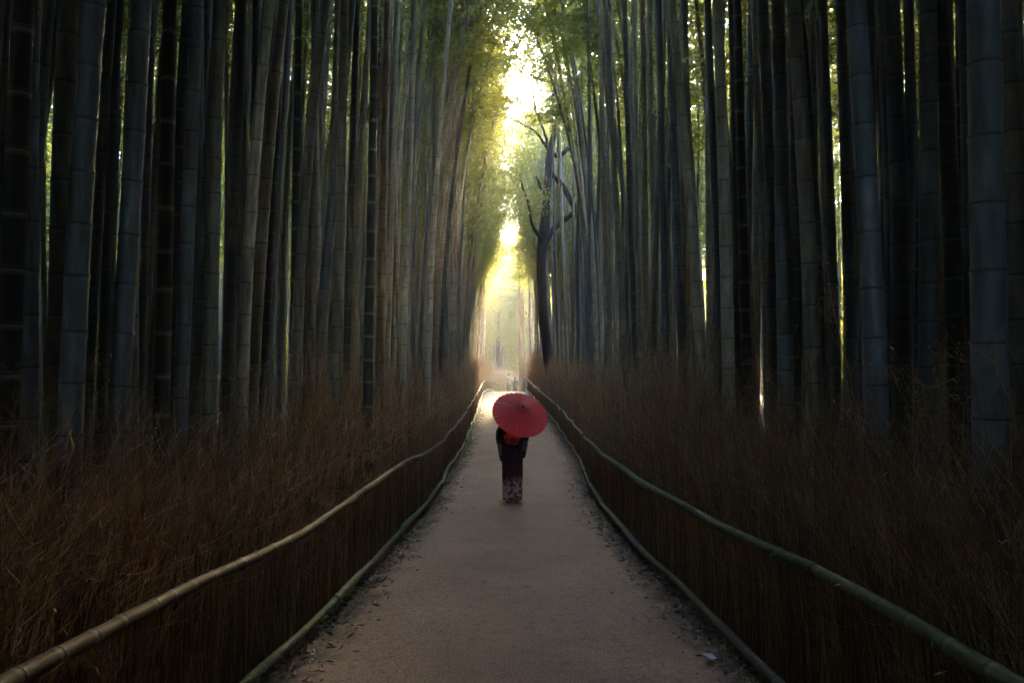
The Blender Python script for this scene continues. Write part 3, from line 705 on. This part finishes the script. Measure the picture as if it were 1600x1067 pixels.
def small_tree(name, label, basepx, d, pts, bark, crownc, nl, rad, ln=.12):
    t = thing(name, label, 'tree', (0, 0, 0)); A = Acc(); limb_tube(A, px_limb(pts, d), 30)
    top = px_limb(pts, d)[-3:]
    for q in range(7):
        b0 = np.array(px_limb(pts, d)[len(pts) // 2 + q % (len(pts) - len(pts) // 2)]); e = b0[:3] + np.array([rng.uniform(-1.6, 1.6), rng.uniform(-1.2, 1.2), rng.uniform(.6, 2.2)])
        mid = (b0[:3] + e) / 2 + rng.normal(0, .15, 3)
        limb_tube(A, [(*b0[:3], b0[3] * .5), (*mid, b0[3] * .35), (*e, .01)], 10, 6)
    link('trunk', A.mesh('trunk', [bark], True), t); A = Acc()
    leaf_cloud(A, [at(u, v, d + o) for u, v, o in crownc], rad, nl, ln); link('crown', A.mesh('crown', [M_TLEAF]), t); return t
small_tree('straight_tree', 'brown straight trunk rising by the end of the green-railed fence', None, 58, [(818, 640, 13), (816, 560, 11), (814, 480, 10), (814, 420, 8), (818, 360, 5), (816, 300, 3)], M_BARK2,
           [(810, 330, 0), (830, 370, 1), (788, 345, 0), (820, 300, -1), (840, 320, 1), (800, 290, 1), (825, 260, 0), (808, 235, 1), (835, 225, 0), (845, 270, 1), (785, 300, 0), (815, 205, 0)], 15000, 1.5, .16)
small_tree('slender_tree', 'slender dark tree past the bend of the brown-railed fence', None, 74, [(778, 640, 8), (778, 560, 6), (780, 490, 5), (784, 450, 4), (788, 400, 2)], M_BARK,
           [(770, 450, 0), (800, 430, 1), (785, 470, 0), (760, 480, 0), (795, 400, 1)], 5200, 1.9, .14)
small_tree('leafy_tree', 'yellow-green leafy tree hanging over the bend behind the walkers', None, 71, [(842, 640, 10), (840, 560, 8), (836, 500, 7), (828, 455, 5), (820, 430, 3)], M_BARK,
           [(812, 470, 0), (835, 480, 1), (795, 500, 0), (822, 445, -1), (845, 450, 1), (778, 475, 1), (850, 500, 0), (805, 530, 1), (830, 525, 0), (770, 520, 1), (862, 470, 1), (790, 445, 0)], 15000, 1.5, .16)
far = [(752, 82, 505, 'yellow-green leafy tree in the glow left of the slender trunk'.replace('left of', 'next to')), (800, 88, 520, 'low yellow-green tree closing the view past the bend'), (838, 84, 480, 'bushy bright tree behind the straight brown trunk'),
       (770, 104, 470, 'tall hazy tree glowing far beyond the bend'), (826, 108, 465, 'hazy leafy tree far beyond the straight brown trunk')]
for u, d, vt, lab in far:
    small_tree('far_tree', lab, None, d, [(u, 640, 8), (u + 2, 570, 6), (u - 2, 520, 5), (u + 3, vt, 3), (u, vt - 40, 2)], M_BARK2,
               [(u + rng.uniform(-24, 24), vt + rng.uniform(-45, 70), rng.uniform(-2, 2)) for _ in range(9)], 5200, 1.7, .15)

# leafy edge of the wood all round the grove: nobody could count it
srcs = bpy.data.collections.new('wood_sources')
for i in range(4):
    A = Acc(); cs = [(rng.normal(0, 1.3), rng.normal(0, 1.3), rng.uniform(-2.2, 2.2)) for _ in range(9)]
    leaf_cloud(A, cs, 1.5, 4500, .20, flat=.9); o = bpy.data.objects.new(f'wood_source_{i:02d}', A.mesh('wood_clump', [M_TLEAF])); srcs.objects.link(o)
wp = []
for _ in range(1100):
    sd_ = rng.choice([-1, 1]); wp.append((sd_ * rng.uniform(17.5, 24), rng.uniform(-24, 112), rng.uniform(.8, 10)))
for _ in range(46):
    wp.append((rng.uniform(-18, 18), rng.uniform(108, 117), rng.uniform(.5, 5)))
for _ in range(95):
    wp.append((rng.uniform(-6.5, 6.5), rng.uniform(78, 106), rng.uniform(.2, 9)))
for _ in range(50):
    wp.append((rng.uniform(-18, 18), rng.uniform(-31, -25), rng.uniform(.5, 11)))
wp = np.array(wp); me = bpy.data.meshes.new('leafy_undergrowth'); me.from_pydata(wp.tolist(), [], [])
for nm, arr in (('rot', np.c_[np.zeros(len(wp)), np.zeros(len(wp)), rng.random(len(wp)) * 6.28]), ('scl', np.repeat(rng.uniform(.8, 1.3, (len(wp), 1)), 3, 1))):
    a = me.attributes.new(nm, 'FLOAT_VECTOR', 'POINT'); a.data.foreach_set('vector', arr.astype(np.float32).ravel())
a = me.attributes.new('pick', 'INT', 'POINT'); a.data.foreach_set('value', rng.integers(0, 4, len(wp)).astype(np.int32))
ug = tag(link('leafy_undergrowth', me), 'leafy green edge of the wood behind the bamboo', 'undergrowth', kind='stuff')
ng2 = ng.copy(); [setattr(n_.inputs['Collection'], 'default_value', srcs) for n_ in ng2.nodes if n_.bl_idname == 'GeometryNodeCollectionInfo']
ug.modifiers.new('wood', 'NODES').node_group = ng2

# ------------------------------------------------------------------ people
def capsule_chain(A, pts, n=12):
    """closed tapered tube with round ends through pts (x,y,z,r)"""
    pts = np.array(pts, float); P = []; Rr = []
    def unit(v): return v / (np.linalg.norm(v) + 1e-9)
    d0 = unit(pts[1, :3] - pts[0, :3]); d1 = unit(pts[-1, :3] - pts[-2, :3])
    for a in (80, 55, 28): P.append(pts[0, :3] - d0 * pts[0, 3] * math.sin(R(a))); Rr.append(pts[0, 3] * math.cos(R(a)))
    for p in pts: P.append(p[:3]); Rr.append(p[3])
    for a in (28, 55, 80): P.append(pts[-1, :3] + d1 * pts[-1, 3] * math.sin(R(a))); Rr.append(pts[-1, 3] * math.cos(R(a)))
    V, Q = tubes(np.array(P)[None], np.array(Rr)[None], n); k = len(V)
    V = np.r_[V, [P[0]], [P[-1]]]; T = [(k, (i + 1) % n, i) for i in range(n)] + [(k + 1, k - n + i, k - n + (i + 1) % n) for i in range(n)]
    A.add(V, Q, np.array(T))
def ellipsoid(A, c, r, n=16):
    th = np.linspace(.12, np.pi - .12, 11); an = np.arange(n) * 2 * np.pi / n
    rings = [np.stack([np.cos(an) * math.sin(t) * r[0], np.sin(an) * math.sin(t) * r[1], np.full(n, -math.cos(t) * r[2])], -1) + np.array(c) for t in th]
    V, Q, T = loft(rings); A.add(V, Q, T)
def remeshed(A, name, mat, vox, parent):
    me = A.mesh('tmp', [mat]); o = bpy.data.objects.new('tmp', me); C.objects.link(o)
    md = o.modifiers.new('r', 'REMESH'); md.mode = 'VOXEL'; md.voxel_size = vox; md.use_smooth_shade = True
    m2 = o.modifiers.new('s', 'SMOOTH'); m2.iterations = 4; m2.factor = .5
    dg = bpy.context.evaluated_depsgraph_get(); dg.update(); nm = bpy.data.meshes.new_from_object(o.evaluated_get(dg))
    nm.name = name; bpy.data.objects.remove(o); bpy.data.meshes.remove(me)
    nm.materials.clear(); nm.materials.append(mat)
    nm.polygons.foreach_set('use_smooth', np.ones(len(nm.polygons), bool))
    return link(name, nm, parent)
def hand(A, w, d, up, curl, s=1.0, mirror=1):
    """palm from wrist w along d; fingers curl towards up"""
    w = np.array(w, float); d = np.array(d, float); d /= np.linalg.norm(d); up = np.array(up, float); up -= d * up.dot(d); up /= np.linalg.norm(up); sd = np.cross(d, up) * mirror
    for k in (-1.2, -.4, .4, 1.2): capsule_chain(A, [(*(w + sd * k * .006), .013 * s), (*(w + d * .075 * s + sd * k * .018 * s), .011 * s)], 8)
    for k, L in zip((-1.5, -.5, .5, 1.5), (.058, .074, .080, .072)):
        p = w + d * .075 * s + sd * k * .017 * s; pts = [(*p, .0092 * s)]; a = 0
        for sg, f in ((.42, 1), (.32, .92), (.26, .82)):
            a += curl; dirv = d * math.cos(a) + up * math.sin(a); p = p + dirv * L * sg * s; pts.append((*p, .0088 * f * s))
        capsule_chain(A, pts, 7)
    p = w + d * .02 * s + sd * .022 * s; pts = [(*p, .012 * s)]
    for q, (f, rr) in enumerate(((.03, .0105), (.028, .0095), (.022, .0085))):
        dirv = d * .6 + sd * (.8 - .5 * q) + up * (.3 + .35 * q * (curl > .4)); dirv /= np.linalg.norm(dirv); p = p + dirv * f * s; pts.append((*p, rr * s))
    capsule_chain(A, pts, 7)
def head(A, c, s=1.0, f=(0, 1)):
    """head centre c, facing direction f (x,y)"""
    c = np.array(c, float); F = np.array([f[0], f[1], 0]) / math.hypot(*f); Sd = np.array([F[1], -F[0], 0])
    ellipsoid(A, c + np.array([0, 0, .02]) * s - F * .008, (.076 * s, .09 * s, .098 * s))
    ellipsoid(A, c + F * .028 * s - np.array([0, 0, .05]) * s, (.055 * s, .055 * s, .062 * s))
    capsule_chain(A, [(*(c + F * .088 * s + np.array([0, 0, .012]) * s), .008 * s), (*(c + F * .102 * s - np.array([0, 0, .022]) * s), .0125 * s)], 8)
    for k in (-1, 1):
        capsule_chain(A, [(*(c + F * .084 * s + Sd * k * .012 * s - np.array([0, 0, .052]) * s), .006 * s), (*(c + F * .080 * s + Sd * k * .02 * s - np.array([0, 0, .052]) * s), .005 * s)], 6)   # lips
        capsule_chain(A, [(*(c + F * .080 * s + Sd * k * .02 * s + np.array([0, 0, .028]) * s), .007 * s), (*(c + F * .074 * s + Sd * k * .045 * s + np.array([0, 0, .028]) * s), .006 * s)], 6)   # brow
        ellipsoid(A, c + Sd * k * .078 * s - F * .005 * s, (.010 * s, .019 * s, .030 * s), 8)      # ear
M_SKIN = simple('skin', (.50, .31, .22), .5, (.55, .35, .25), 30); M_HAIR = simple('black_hair', (.010, .008, .008), .4, (.02, .016, .014), 60, .4, (1, 1, .2))
M_EYE = simple('eye', (.02, .015, .012), .2)
def eyes(parent, c, F, s=1.0):
    F = np.array([F[0], F[1], 0]) / math.hypot(*F); Sd = np.array([F[1], -F[0], 0]); c = np.array(c)
    for k in (-1, 1):
        A = Acc(); ellipsoid(A, (0, 0, 0), (.011 * s, .008 * s, .006 * s), 10); o = link('eye', A.mesh('eye', [M_EYE], True), parent, c + F * .078 * s + Sd * k * .031 * s + np.array([0, 0, .006])); o.rotation_euler = (0, 0, math.atan2(F[1], F[0]) - math.pi / 2)

# --- figure in the kimono
PX, PY = 0.005, 13.86
woman = thing('person', 'person in dark floral kimono walking away under a red parasol', 'person', (PX, PY, float(zg(PY)) + .036))
# parasol geometry in the figure's local frame
AX = np.array([.235, -.70, .66]); AX /= np.linalg.norm(AX)
PC = np.array([.128, -.10, 1.455])                       # rim centre
grip = PC - AX * .50
A = Acc()
for s in (-1, 1):
    capsule_chain(A, [(s * .075, 0, .88, .085), (s * .07, .01, .48, .058), (s * .065, -.01, .42, .052), (s * .06, -.01, .10, .034)])
    capsule_chain(A, [(s * .06, -.03, .05, .03), (s * .065, .10, .035, .026), (s * .066, .15, .03, .02)])
capsule_chain(A, [(0, 0, .88, .12), (0, 0, 1.0, .105), (0, .0, 1.12, .115), (0, .0, 1.25, .105), (0, -.005, 1.33, .06), (0, .005, 1.42, .046), (0, .015, 1.46, .045)])
for s in (-1, 1): capsule_chain(A, [(0, 0, 1.29, .07), (s * .15, -.005, 1.285, .05)])
HC = np.array([-.005, .03, 1.52]); head(A, HC, 1.0, (0, 1))
capsule_chain(A, [(-.155, -.005, 1.28, .046), (-.20, .0, 1.03, .036), (-.185, .08, .83, .026)]); hand(A, (-.183, .09, .805), (.05, .12, -1), (1, .2, 0), .35, .95, -1)
capsule_chain(A, [(.155, -.005, 1.28, .046), (.215, .08, 1.04, .036), (grip[0] + .05, grip[1] + .01, grip[2] - .05, .025)]); hand(A, (grip[0] + .045, grip[1] + .0, grip[2] - .045), (-.6, .45, .6), (-.8, -.5, -.2), .95, .95, 1)
remeshed(A, 'body', M_SKIN, .007, woman); eyes(woman, HC, (0, 1))
A = Acc(); ellipsoid(A, HC + np.array([0, -.018, .035]), (.086, .094, .098)); ellipsoid(A, HC + np.array([0, -.085, .085]), (.05, .045, .045)); ellipsoid(A, HC + np.array([0, -.06, -.03]), (.065, .05, .06))
remeshed(A, 'hair', M_HAIR, .01, woman)
# kimono
def sect(z, cx, cy_, rx, ry, n=40, fold=0.0, p=2.3, ph=0):
    an = np.arange(n) * 2 * np.pi / n; c, s = np.cos(an), np.sin(an)
    rr = 1 + fold * np.sin(an * 7 + ph) + fold * .6 * np.sin(an * 11 + 1.3 + ph)
    return np.stack([cx + rx * np.sign(c) * np.abs(c) ** (2 / p) * rr, cy_ + ry * np.sign(s) * np.abs(s) ** (2 / p) * rr, np.full(n, z)], -1)
m, nt, b = newmat('kimono_print'); oc = objcoord(nt); sep = nt.nodes.new('ShaderNodeSeparateXYZ'); nt.links.new(oc, sep.inputs[0])
base = ramp(nt, noise(nt, 12, 3, oc).outputs[0], [(.3, (.026, .008, .016)), (.7, (.058, .018, .032))]).outputs[0]
vor = nt.nodes.new('ShaderNodeTexVoronoi'); vor.inputs['Scale'].default_value = 17; nt.links.new(oc, vor.inputs['Vector'])
nz = noise(nt, 22, 4, oc)
flower = ramp(nt, math_(nt, 'ADD', vor.outputs['Distance'], math_(nt, 'MULTIPLY', math_(nt, 'SUBTRACT', nz.outputs[0], .5), .55)), [(.0, (.62, .16, .10)), (.16, (.68, .38, .32)), (.42, (.60, .43, .40)), (.64, (.28, .15, .16)), (.75, (.05, .03, .045))]).outputs[0]
flower = mix(nt, flower, (.42, .05, .05), ramp(nt, noise(nt, 11, 3, oc).outputs[0], [(.58, (0, 0, 0)), (.66, (.8, .8, .8))]).outputs[0])
zn = math_(nt, 'ADD', sep.outputs['Z'], math_(nt, 'MULTIPLY', math_(nt, 'SUBTRACT', noise(nt, 7, 4, oc).outputs[0], .5), .34))
zn = math_(nt, 'SUBTRACT', zn, math_(nt, 'MULTIPLY', sep.outputs['X'], .16))
zone = ramp(nt, zn, [(.06, (0, 0, 0)), (.11, (1, 1, 1)), (.30, (1, 1, 1)), (.45, (0, 0, 0))]).outputs[0]
spark = ramp(nt, vor.outputs['Distance'], [(.12, (1, 1, 1)), (.18, (0, 0, 0))]).outputs[0]
zone2 = ramp(nt, zn, [(.40, (0, 0, 0)), (.42, (.8, .8, .8)), (.50, (0, 0, 0))]).outputs[0]
c = mix(nt, mix(nt, base, flower, zone), (.6, .55, .58), math_(nt, 'MULTIPLY', spark, zone2))
nt.links.new(c, b.inputs['Base Color']); b.inputs['Roughness'].default_value = .9; b.inputs['Specular IOR Level'].default_value = .08; M_KIM = m
rings = [sect(.045, 0, 0, .140, .110, fold=.03), sect(.05, 0, 0, .154, .124, fold=.04), sect(.15, 0, -.005, .164, .133, fold=.032), sect(.35, 0, -.01, .170, .138, fold=.02), sect(.55, 0, -.01, .172, .14, fold=.008), sect(.78, 0, -.012, .176, .145, fold=.004),
         sect(.92, 0, -.01, .172, .14), sect(1.02, 0, 0, .152, .128), sect(1.12, 0, 0, .158, .128), sect(1.22, 0, 0, .185, .12), sect(1.29, 0, -.005, .185, .105), sect(1.335, 0, -.01, .135, .085), sect(1.365, 0, -.03, .085, .07), sect(1.375, 0, -.03, .065, .055)]
V, Q, T = loft(rings); link('kimono', mesh_from('kimono', V, Q, T, mats=[M_KIM], smooth=True), woman)
rings = [sect(1.36, 0, -.035, .082, .072, 24), sect(1.395, 0, -.045, .078, .068, 24), sect(1.395, 0, -.045, .066, .056, 24), sect(1.35, 0, -.03, .066, .056, 24)]
V, Q, T = loft(rings, False); link('collar', mesh_from('collar', V, Q, mats=[simple('collar_cloth', (.25, .06, .06), .8)], smooth=True), woman)
M_SLEEVE = simple('sleeve_cloth', (.010, .006, .011), .9, (.03, .02, .03), 9, spec=.08)
m, nt, b = newmat('sleeve_print'); oc = objcoord(nt)
nt.links.new(ramp(nt, noise(nt, 28, 4, oc).outputs[0], [(.35, (.05, .035, .05)), (.55, (.15, .12, .14)), (.7, (.26, .2, .22))]).outputs[0], b.inputs['Base Color']); b.inputs['Roughness'].default_value = .75; M_SLP = m
for s, ztop_, zbot, xs_ in ((-1, 1.31, .68, (-.14, -.205, -.222, -.208, -.19, -.18)), (1, 1.31, .73, (.14, .205, .222, .212, .20, .19))):
    zs_ = np.linspace(ztop_, zbot, 6); rx = (.055, .062, .055, .045, .040, .022); ry = (.07, .10, .13, .15, .14, .10); cyy = (0, .01, .03, .045, .05, .05)
    rings = [sect(z, x, c_, a, b_, 24, .03, 2.2, z * 9) for z, x, c_, a, b_ in zip(zs_, xs_, cyy, rx, ry)]
    V, Q, T = loft(rings); sl = link('sleeve', mesh_from('sleeve', V, Q, T, mats=[M_SLEEVE], smooth=True), woman)
    # paler printed panel on the hanging part
    rr = []
    for z in np.linspace(zbot + .10, zbot + .29, 6):
        f_ = (z - zbot) / (ztop_ - zbot); x = np.interp(z, zs_[::-1], xs_[::-1]); a = np.interp(z, zs_[::-1], rx[::-1]); b_ = np.interp(z, zs_[::-1], ry[::-1]); cc_ = np.interp(z, zs_[::-1], cyy[::-1])
        an = np.linspace(math.pi * 1.18, math.pi * 1.78, 8); rr.append(np.stack([x + (a * 1.04 + .003) * np.cos(an), cc_ + (b_ * 1.04 + .003) * np.sin(an), np.full(8, z)], -1))
    V = np.concatenate(rr); idx = np.arange(48).reshape(6, 8); Q = np.stack([idx[:-1, :-1], idx[:-1, 1:], idx[1:, 1:], idx[1:, :-1]], -1).reshape(-1, 4)
    link('sleeve_panel', mesh_from('sleeve_panel', V, Q, mats=[M_SLP], smooth=True), sl)
M_OBI = simple('red_obi', (.36, .022, .012), .8, (.58, .05, .022), 26, .3, spec=.15); M_OBID = simple('dark_sash', (.012, .006, .009), .9, spec=.1)
V, Q, T = loft([sect(.955, 0, 0, .163, .14, 40), sect(.96, 0, 0, .172, .148, 40), sect(1.14, 0, 0, .176, .146, 40), sect(1.145, 0, 0, .166, .138, 40)], False)
obi = link('obi', mesh_from('obi', V, Q, mats=[M_OBID], smooth=True), woman)
def bow_loop(x0, x1, z, hgt):
    k = 9; rings = []
    for i in range(k):
        t = i / (k - 1); x = x0 + (x1 - x0) * t; h = hgt * max(.22, math.sqrt(max(0, 1 - ((t - .5) / .53) ** 2))) ; dpt = .018 + .035 * math.sin(math.pi * min(1, t * .8 + .1))
        an = np.arange(16) * 2 * np.pi / 16; rings.append(np.stack([np.full(16, x), -.185 - .01 * t + dpt * np.cos(an), z - .02 * t + h * np.sin(an) * (1 + .08 * np.sin(an * 5))], -1))
    return loft(rings)
for x1 in (-.135, .135):
    V, Q, T = bow_loop(0, x1, 1.085, .082); link('bow_loop', mesh_from('bow_loop', V, Q, T, mats=[M_OBI], smooth=True), obi)
V, Q, T = loft([sect(z, .005, -.19, rx, ry, 16) for z, rx, ry in ((1.03, .03, .02), (1.05, .042, .05), (1.10, .042, .052), (1.13, .03, .02))]); link('bow_knot', mesh_from('bow_knot', V, Q, T, mats=[M_OBI], smooth=True), obi)
for x, zb_ in ((-.055, .975), (.04, .965)):
    V, Q, T = loft([sect(1.06, x * .5, -.175, .03, .012, 12), sect(1.0, x, -.180, .055, .014, 12), sect(zb_, x * 1.2, -.176, .06, .012, 12)]); link('bow_tail', mesh_from('bow_tail', V, Q, T, mats=[M_OBI], smooth=True), obi)
V, Q, T = loft([sect(.90, .03, -.158, .075, .016, 16), sect(.94, .03, -.165, .085, .018, 16), sect(.965, .03, -.16, .08, .014, 16)]); link('sash_end', mesh_from('sash_end', V, Q, T, mats=[M_OBID], smooth=True), obi)
M_ZORI = simple('sandal', (.03, .015, .018), .6)
for s in (-1, 1):
    rings = [np.stack([s * .066 + .042 * np.cos(an_) * (1 - .1 * np.sin(an_)), .05 + .125 * np.sin(an_), np.full(20, z)], -1) for z in (-.018, .006) for an_ in [np.arange(20) * 2 * np.pi / 20]]
    V, Q, T = loft(rings); link('sandal', mesh_from('sandal', V, Q, T, mats=[M_ZORI]), woman)

# --- red paper parasol (held by the figure, a thing of its own)
par = thing('parasol', 'open red paper parasol with many thin ribs and dark tip', 'parasol', tuple(np.array(woman.location) + PC))
par.rotation_euler = Vector(AX).to_track_quat('Z', 'Y').to_euler()
def paper_mat(name, c, tc):
    m, nt, b = newmat(name); out = nt.nodes['Material Output']
    n = noise(nt, 35, 4, objcoord(nt)); col = ramp(nt, n.outputs[0], [(.3, tuple(x * .85 for x in c)), (.7, c)]).outputs[0]
    nt.links.new(col, b.inputs['Base Color']); b.inputs['Roughness'].default_value = .36; b.inputs['Specular IOR Level'].default_value = .4
    tr = nt.nodes.new('ShaderNodeBsdfTranslucent'); tr.inputs[0].default_value = (*tc, 1); ms = nt.nodes.new('ShaderNodeMixShader'); ms.inputs[0].default_value = .5
    nt.links.new(b.outputs[0], ms.inputs[1]); nt.links.new(tr.outputs[0], ms.inputs[2]); nt.links.new(ms.outputs[0], out.inputs['Surface']); return m
M_RED = paper_mat('red_paper', (.98, .075, .095), (1.0, .07, .09)); M_PINK = paper_mat('light_streak_paper', (.82, .22, .22), (.85, .2, .2))  # pinker paper: a streak of light put into one panel's colour
M_RIB = simple('rib_bamboo', (.42, .025, .035), .6); M_TIP = simple('black_tip', (.01, .009, .009), .5)
NR, RR, HCN = 34, .475, .185
prof = [(.02, HCN), (.10, HCN - .045), (.22, HCN - .098), (.35, HCN - .148), (RR, 0.0)]
k_, Vp, Qp = 0, [], []
def ring_pt(a, r, z): return np.array([r * math.cos(a), r * math.sin(a), z])
for pn in range(NR):
    a0, a1 = 2 * math.pi * pn / NR, 2 * math.pi * (pn + 1) / NR; rows_ = []
    for (r, z) in prof:
        row = []
        for q in np.linspace(0, 1, 4):
            sag = .011 * (r / RR) * math.sin(math.pi * q) ; rr_ = r * (1 - (.018 * math.sin(math.pi * q) if r == RR else 0))
            row.append(ring_pt(a0 + (a1 - a0) * q, rr_, z - sag))
        rows_.append(row)
    V = np.array(rows_).reshape(-1, 3); idx = np.arange(20).reshape(5, 4); Q = np.stack([idx[:-1, :-1], idx[1:, :-1], idx[1:, 1:], idx[:-1, 1:]], -1).reshape(-1, 4)
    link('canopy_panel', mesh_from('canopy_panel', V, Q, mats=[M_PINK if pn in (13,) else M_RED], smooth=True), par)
    rb = np.array([ring_pt(a0, r * (1.012 if r == RR else 1), z + .0015) for r, z in prof]); V, Q = tubes(rb[None], .0024, 4); link('rib', mesh_from('rib', V, Q, mats=[M_RIB]), par)
an = np.arange(16) * 2 * np.pi / 16
def rev(pf): return loft([np.stack([r * np.cos(an), r * np.sin(an), np.full(16, z)], -1) for r, z in pf])
V, Q, T = rev([(.052, HCN - .022), (.045, HCN - .004), (.03, HCN + .008), (.02, HCN + .012)]); link('cap', mesh_from('cap', V, Q, T, mats=[M_RED], smooth=True), par)
V, Q, T = rev([(.02, HCN + .011), (.019, HCN + .028), (.011, HCN + .034), (.009, HCN + .055), (.004, HCN + .06)]); link('tip', mesh_from('tip', V, Q, T, mats=[M_TIP], smooth=True), par)
V, Q, T = rev([(.009, -.58), (.009, HCN)]); link('shaft', mesh_from('shaft', V, Q, T, mats=[M_BARK2], smooth=True), par)
for i in range(0, NR, 2):
    a = 2 * math.pi * i / NR; p0 = np.array([0.012 * math.cos(a), .012 * math.sin(a), -.06]); p1 = ring_pt(a, .24, HCN - .112); V, Q = tubes(np.array([p0, p1])[None], .0018, 4); link('stretcher', mesh_from('stretcher', V, Q, mats=[M_RIB]), par)

# --- two walkers past the crest
def walker(label, x, y, z, h, shirt, trousers, step, hatted=False):
    s = h / 1.65; t = thing('person', label, 'person', (x, y, z)); t.rotation_euler = (0, 0, 0); t.scale = (s, s, s)
    A = Acc(); legs = [(-1, step), (1, -step)]
    for sd_, q in legs:
        capsule_chain(A, [(sd_ * .08, 0, .86, .09), (sd_ * .08, q * .5 + .02, .47, .06), (sd_ * .08, q - .02, .09, .036)]); capsule_chain(A, [(sd_ * .08, q - .04, .05, .04), (sd_ * .085, q + .12, .035, .032)])
    capsule_chain(A, [(0, 0, .9, .13), (0, 0, 1.12, .12), (0, 0, 1.3, .12), (0, 0, 1.40, .06), (0, .01, 1.48, .05)])
    for sd_ in (-1, 1):
        capsule_chain(A, [(0, 0, 1.33, .07), (sd_ * .18, 0, 1.33, .052), (sd_ * .23, .0, 1.08, .04), (sd_ * .22, .08, .86, .028)]); hand(A, (sd_ * .22, .085, .84), (0, .1, -1), (-sd_, 0, 0), .3, 1, sd_)
    head(A, (0, .02, 1.55)); remeshed(A, 'body', M_SKIN, .014, t); eyes(t, (0, .02, 1.55), (0, 1))
    A = Acc(); ellipsoid(A, (0, -.005, 1.585), (.09, .098, .10)); remeshed(A, 'hair', M_HAIR, .014, t)
    A = Acc(); capsule_chain(A, [(0, 0, .92, .155), (0, 0, 1.12, .145), (0, 0, 1.3, .14), (0, 0, 1.37, .09)])
    for sd_ in (-1, 1): capsule_chain(A, [(0, 0, 1.32, .09), (sd_ * .18, 0, 1.325, .075), (sd_ * .232, .0, 1.08, .058), (sd_ * .222, .06, .92, .045)])
    remeshed(A, 'jacket', shirt, .016, t)
    A = Acc()
    for sd_, q in legs: capsule_chain(A, [(sd_ * .07, 0, .88, .115), (sd_ * .08, q * .5 + .02, .47, .08), (sd_ * .08, q - .02, .12, .058)])
    remeshed(A, 'trousers', trousers, .016, t)
    A = Acc()
    for sd_, q in legs: capsule_chain(A, [(sd_ * .08, q - .05, .055, .05), (sd_ * .085, q + .13, .045, .042)])
    remeshed(A, 'shoes', M_TIP, .014, t)
M_PALE = simple('pale_jacket', (.30, .24, .18), .8, (.36, .29, .22), 12); M_NAVY = simple('navy_cloth', (.015, .018, .035), .8); M_GREY = simple('grey_trousers', (.10, .09, .085), .8)
walker('small distant person in a pale jacket near the bend', at(795, 600, 61)[0], 61, float(zg(61)), 1.62, M_PALE, M_GREY, .12)
walker('small distant person in dark clothes near the bend', at(805, 600, 62.5)[0], 62.5, float(zg(62.5)), 1.5, M_NAVY, M_NAVY, .10)

# ------------------------------------------------------------------ haze
HAZE = 0.0027
if HAZE > 0:
    x0, x1, y0, y1, z0_, z1 = -34, 34, -34, 122, -2.2, 22
    V = [(x, y, z) for x in (x0, x1) for y in (y0, y1) for z in (z0_, z1)]
    Q = [(0, 1, 3, 2), (4, 6, 7, 5), (0, 4, 5, 1), (2, 3, 7, 6), (0, 2, 6, 4), (1, 5, 7, 3)]
    m = bpy.data.materials.new('haze'); m.use_nodes = True; nt = m.node_tree; nt.nodes.remove(nt.nodes['Principled BSDF'])
    pv = nt.nodes.new('ShaderNodeVolumePrincipled'); pv.inputs['Color'].default_value = (.95, .92, .82, 1); pv.inputs['Density'].default_value = HAZE; pv.inputs['Anisotropy'].default_value = .7
    nt.links.new(pv.outputs[0], nt.nodes['Material Output'].inputs['Volume'])
    tag(link('haze', mesh_from('haze', V, Q, mats=[m])), 'thin hazy air through the grove', 'haze', kind='stuff')
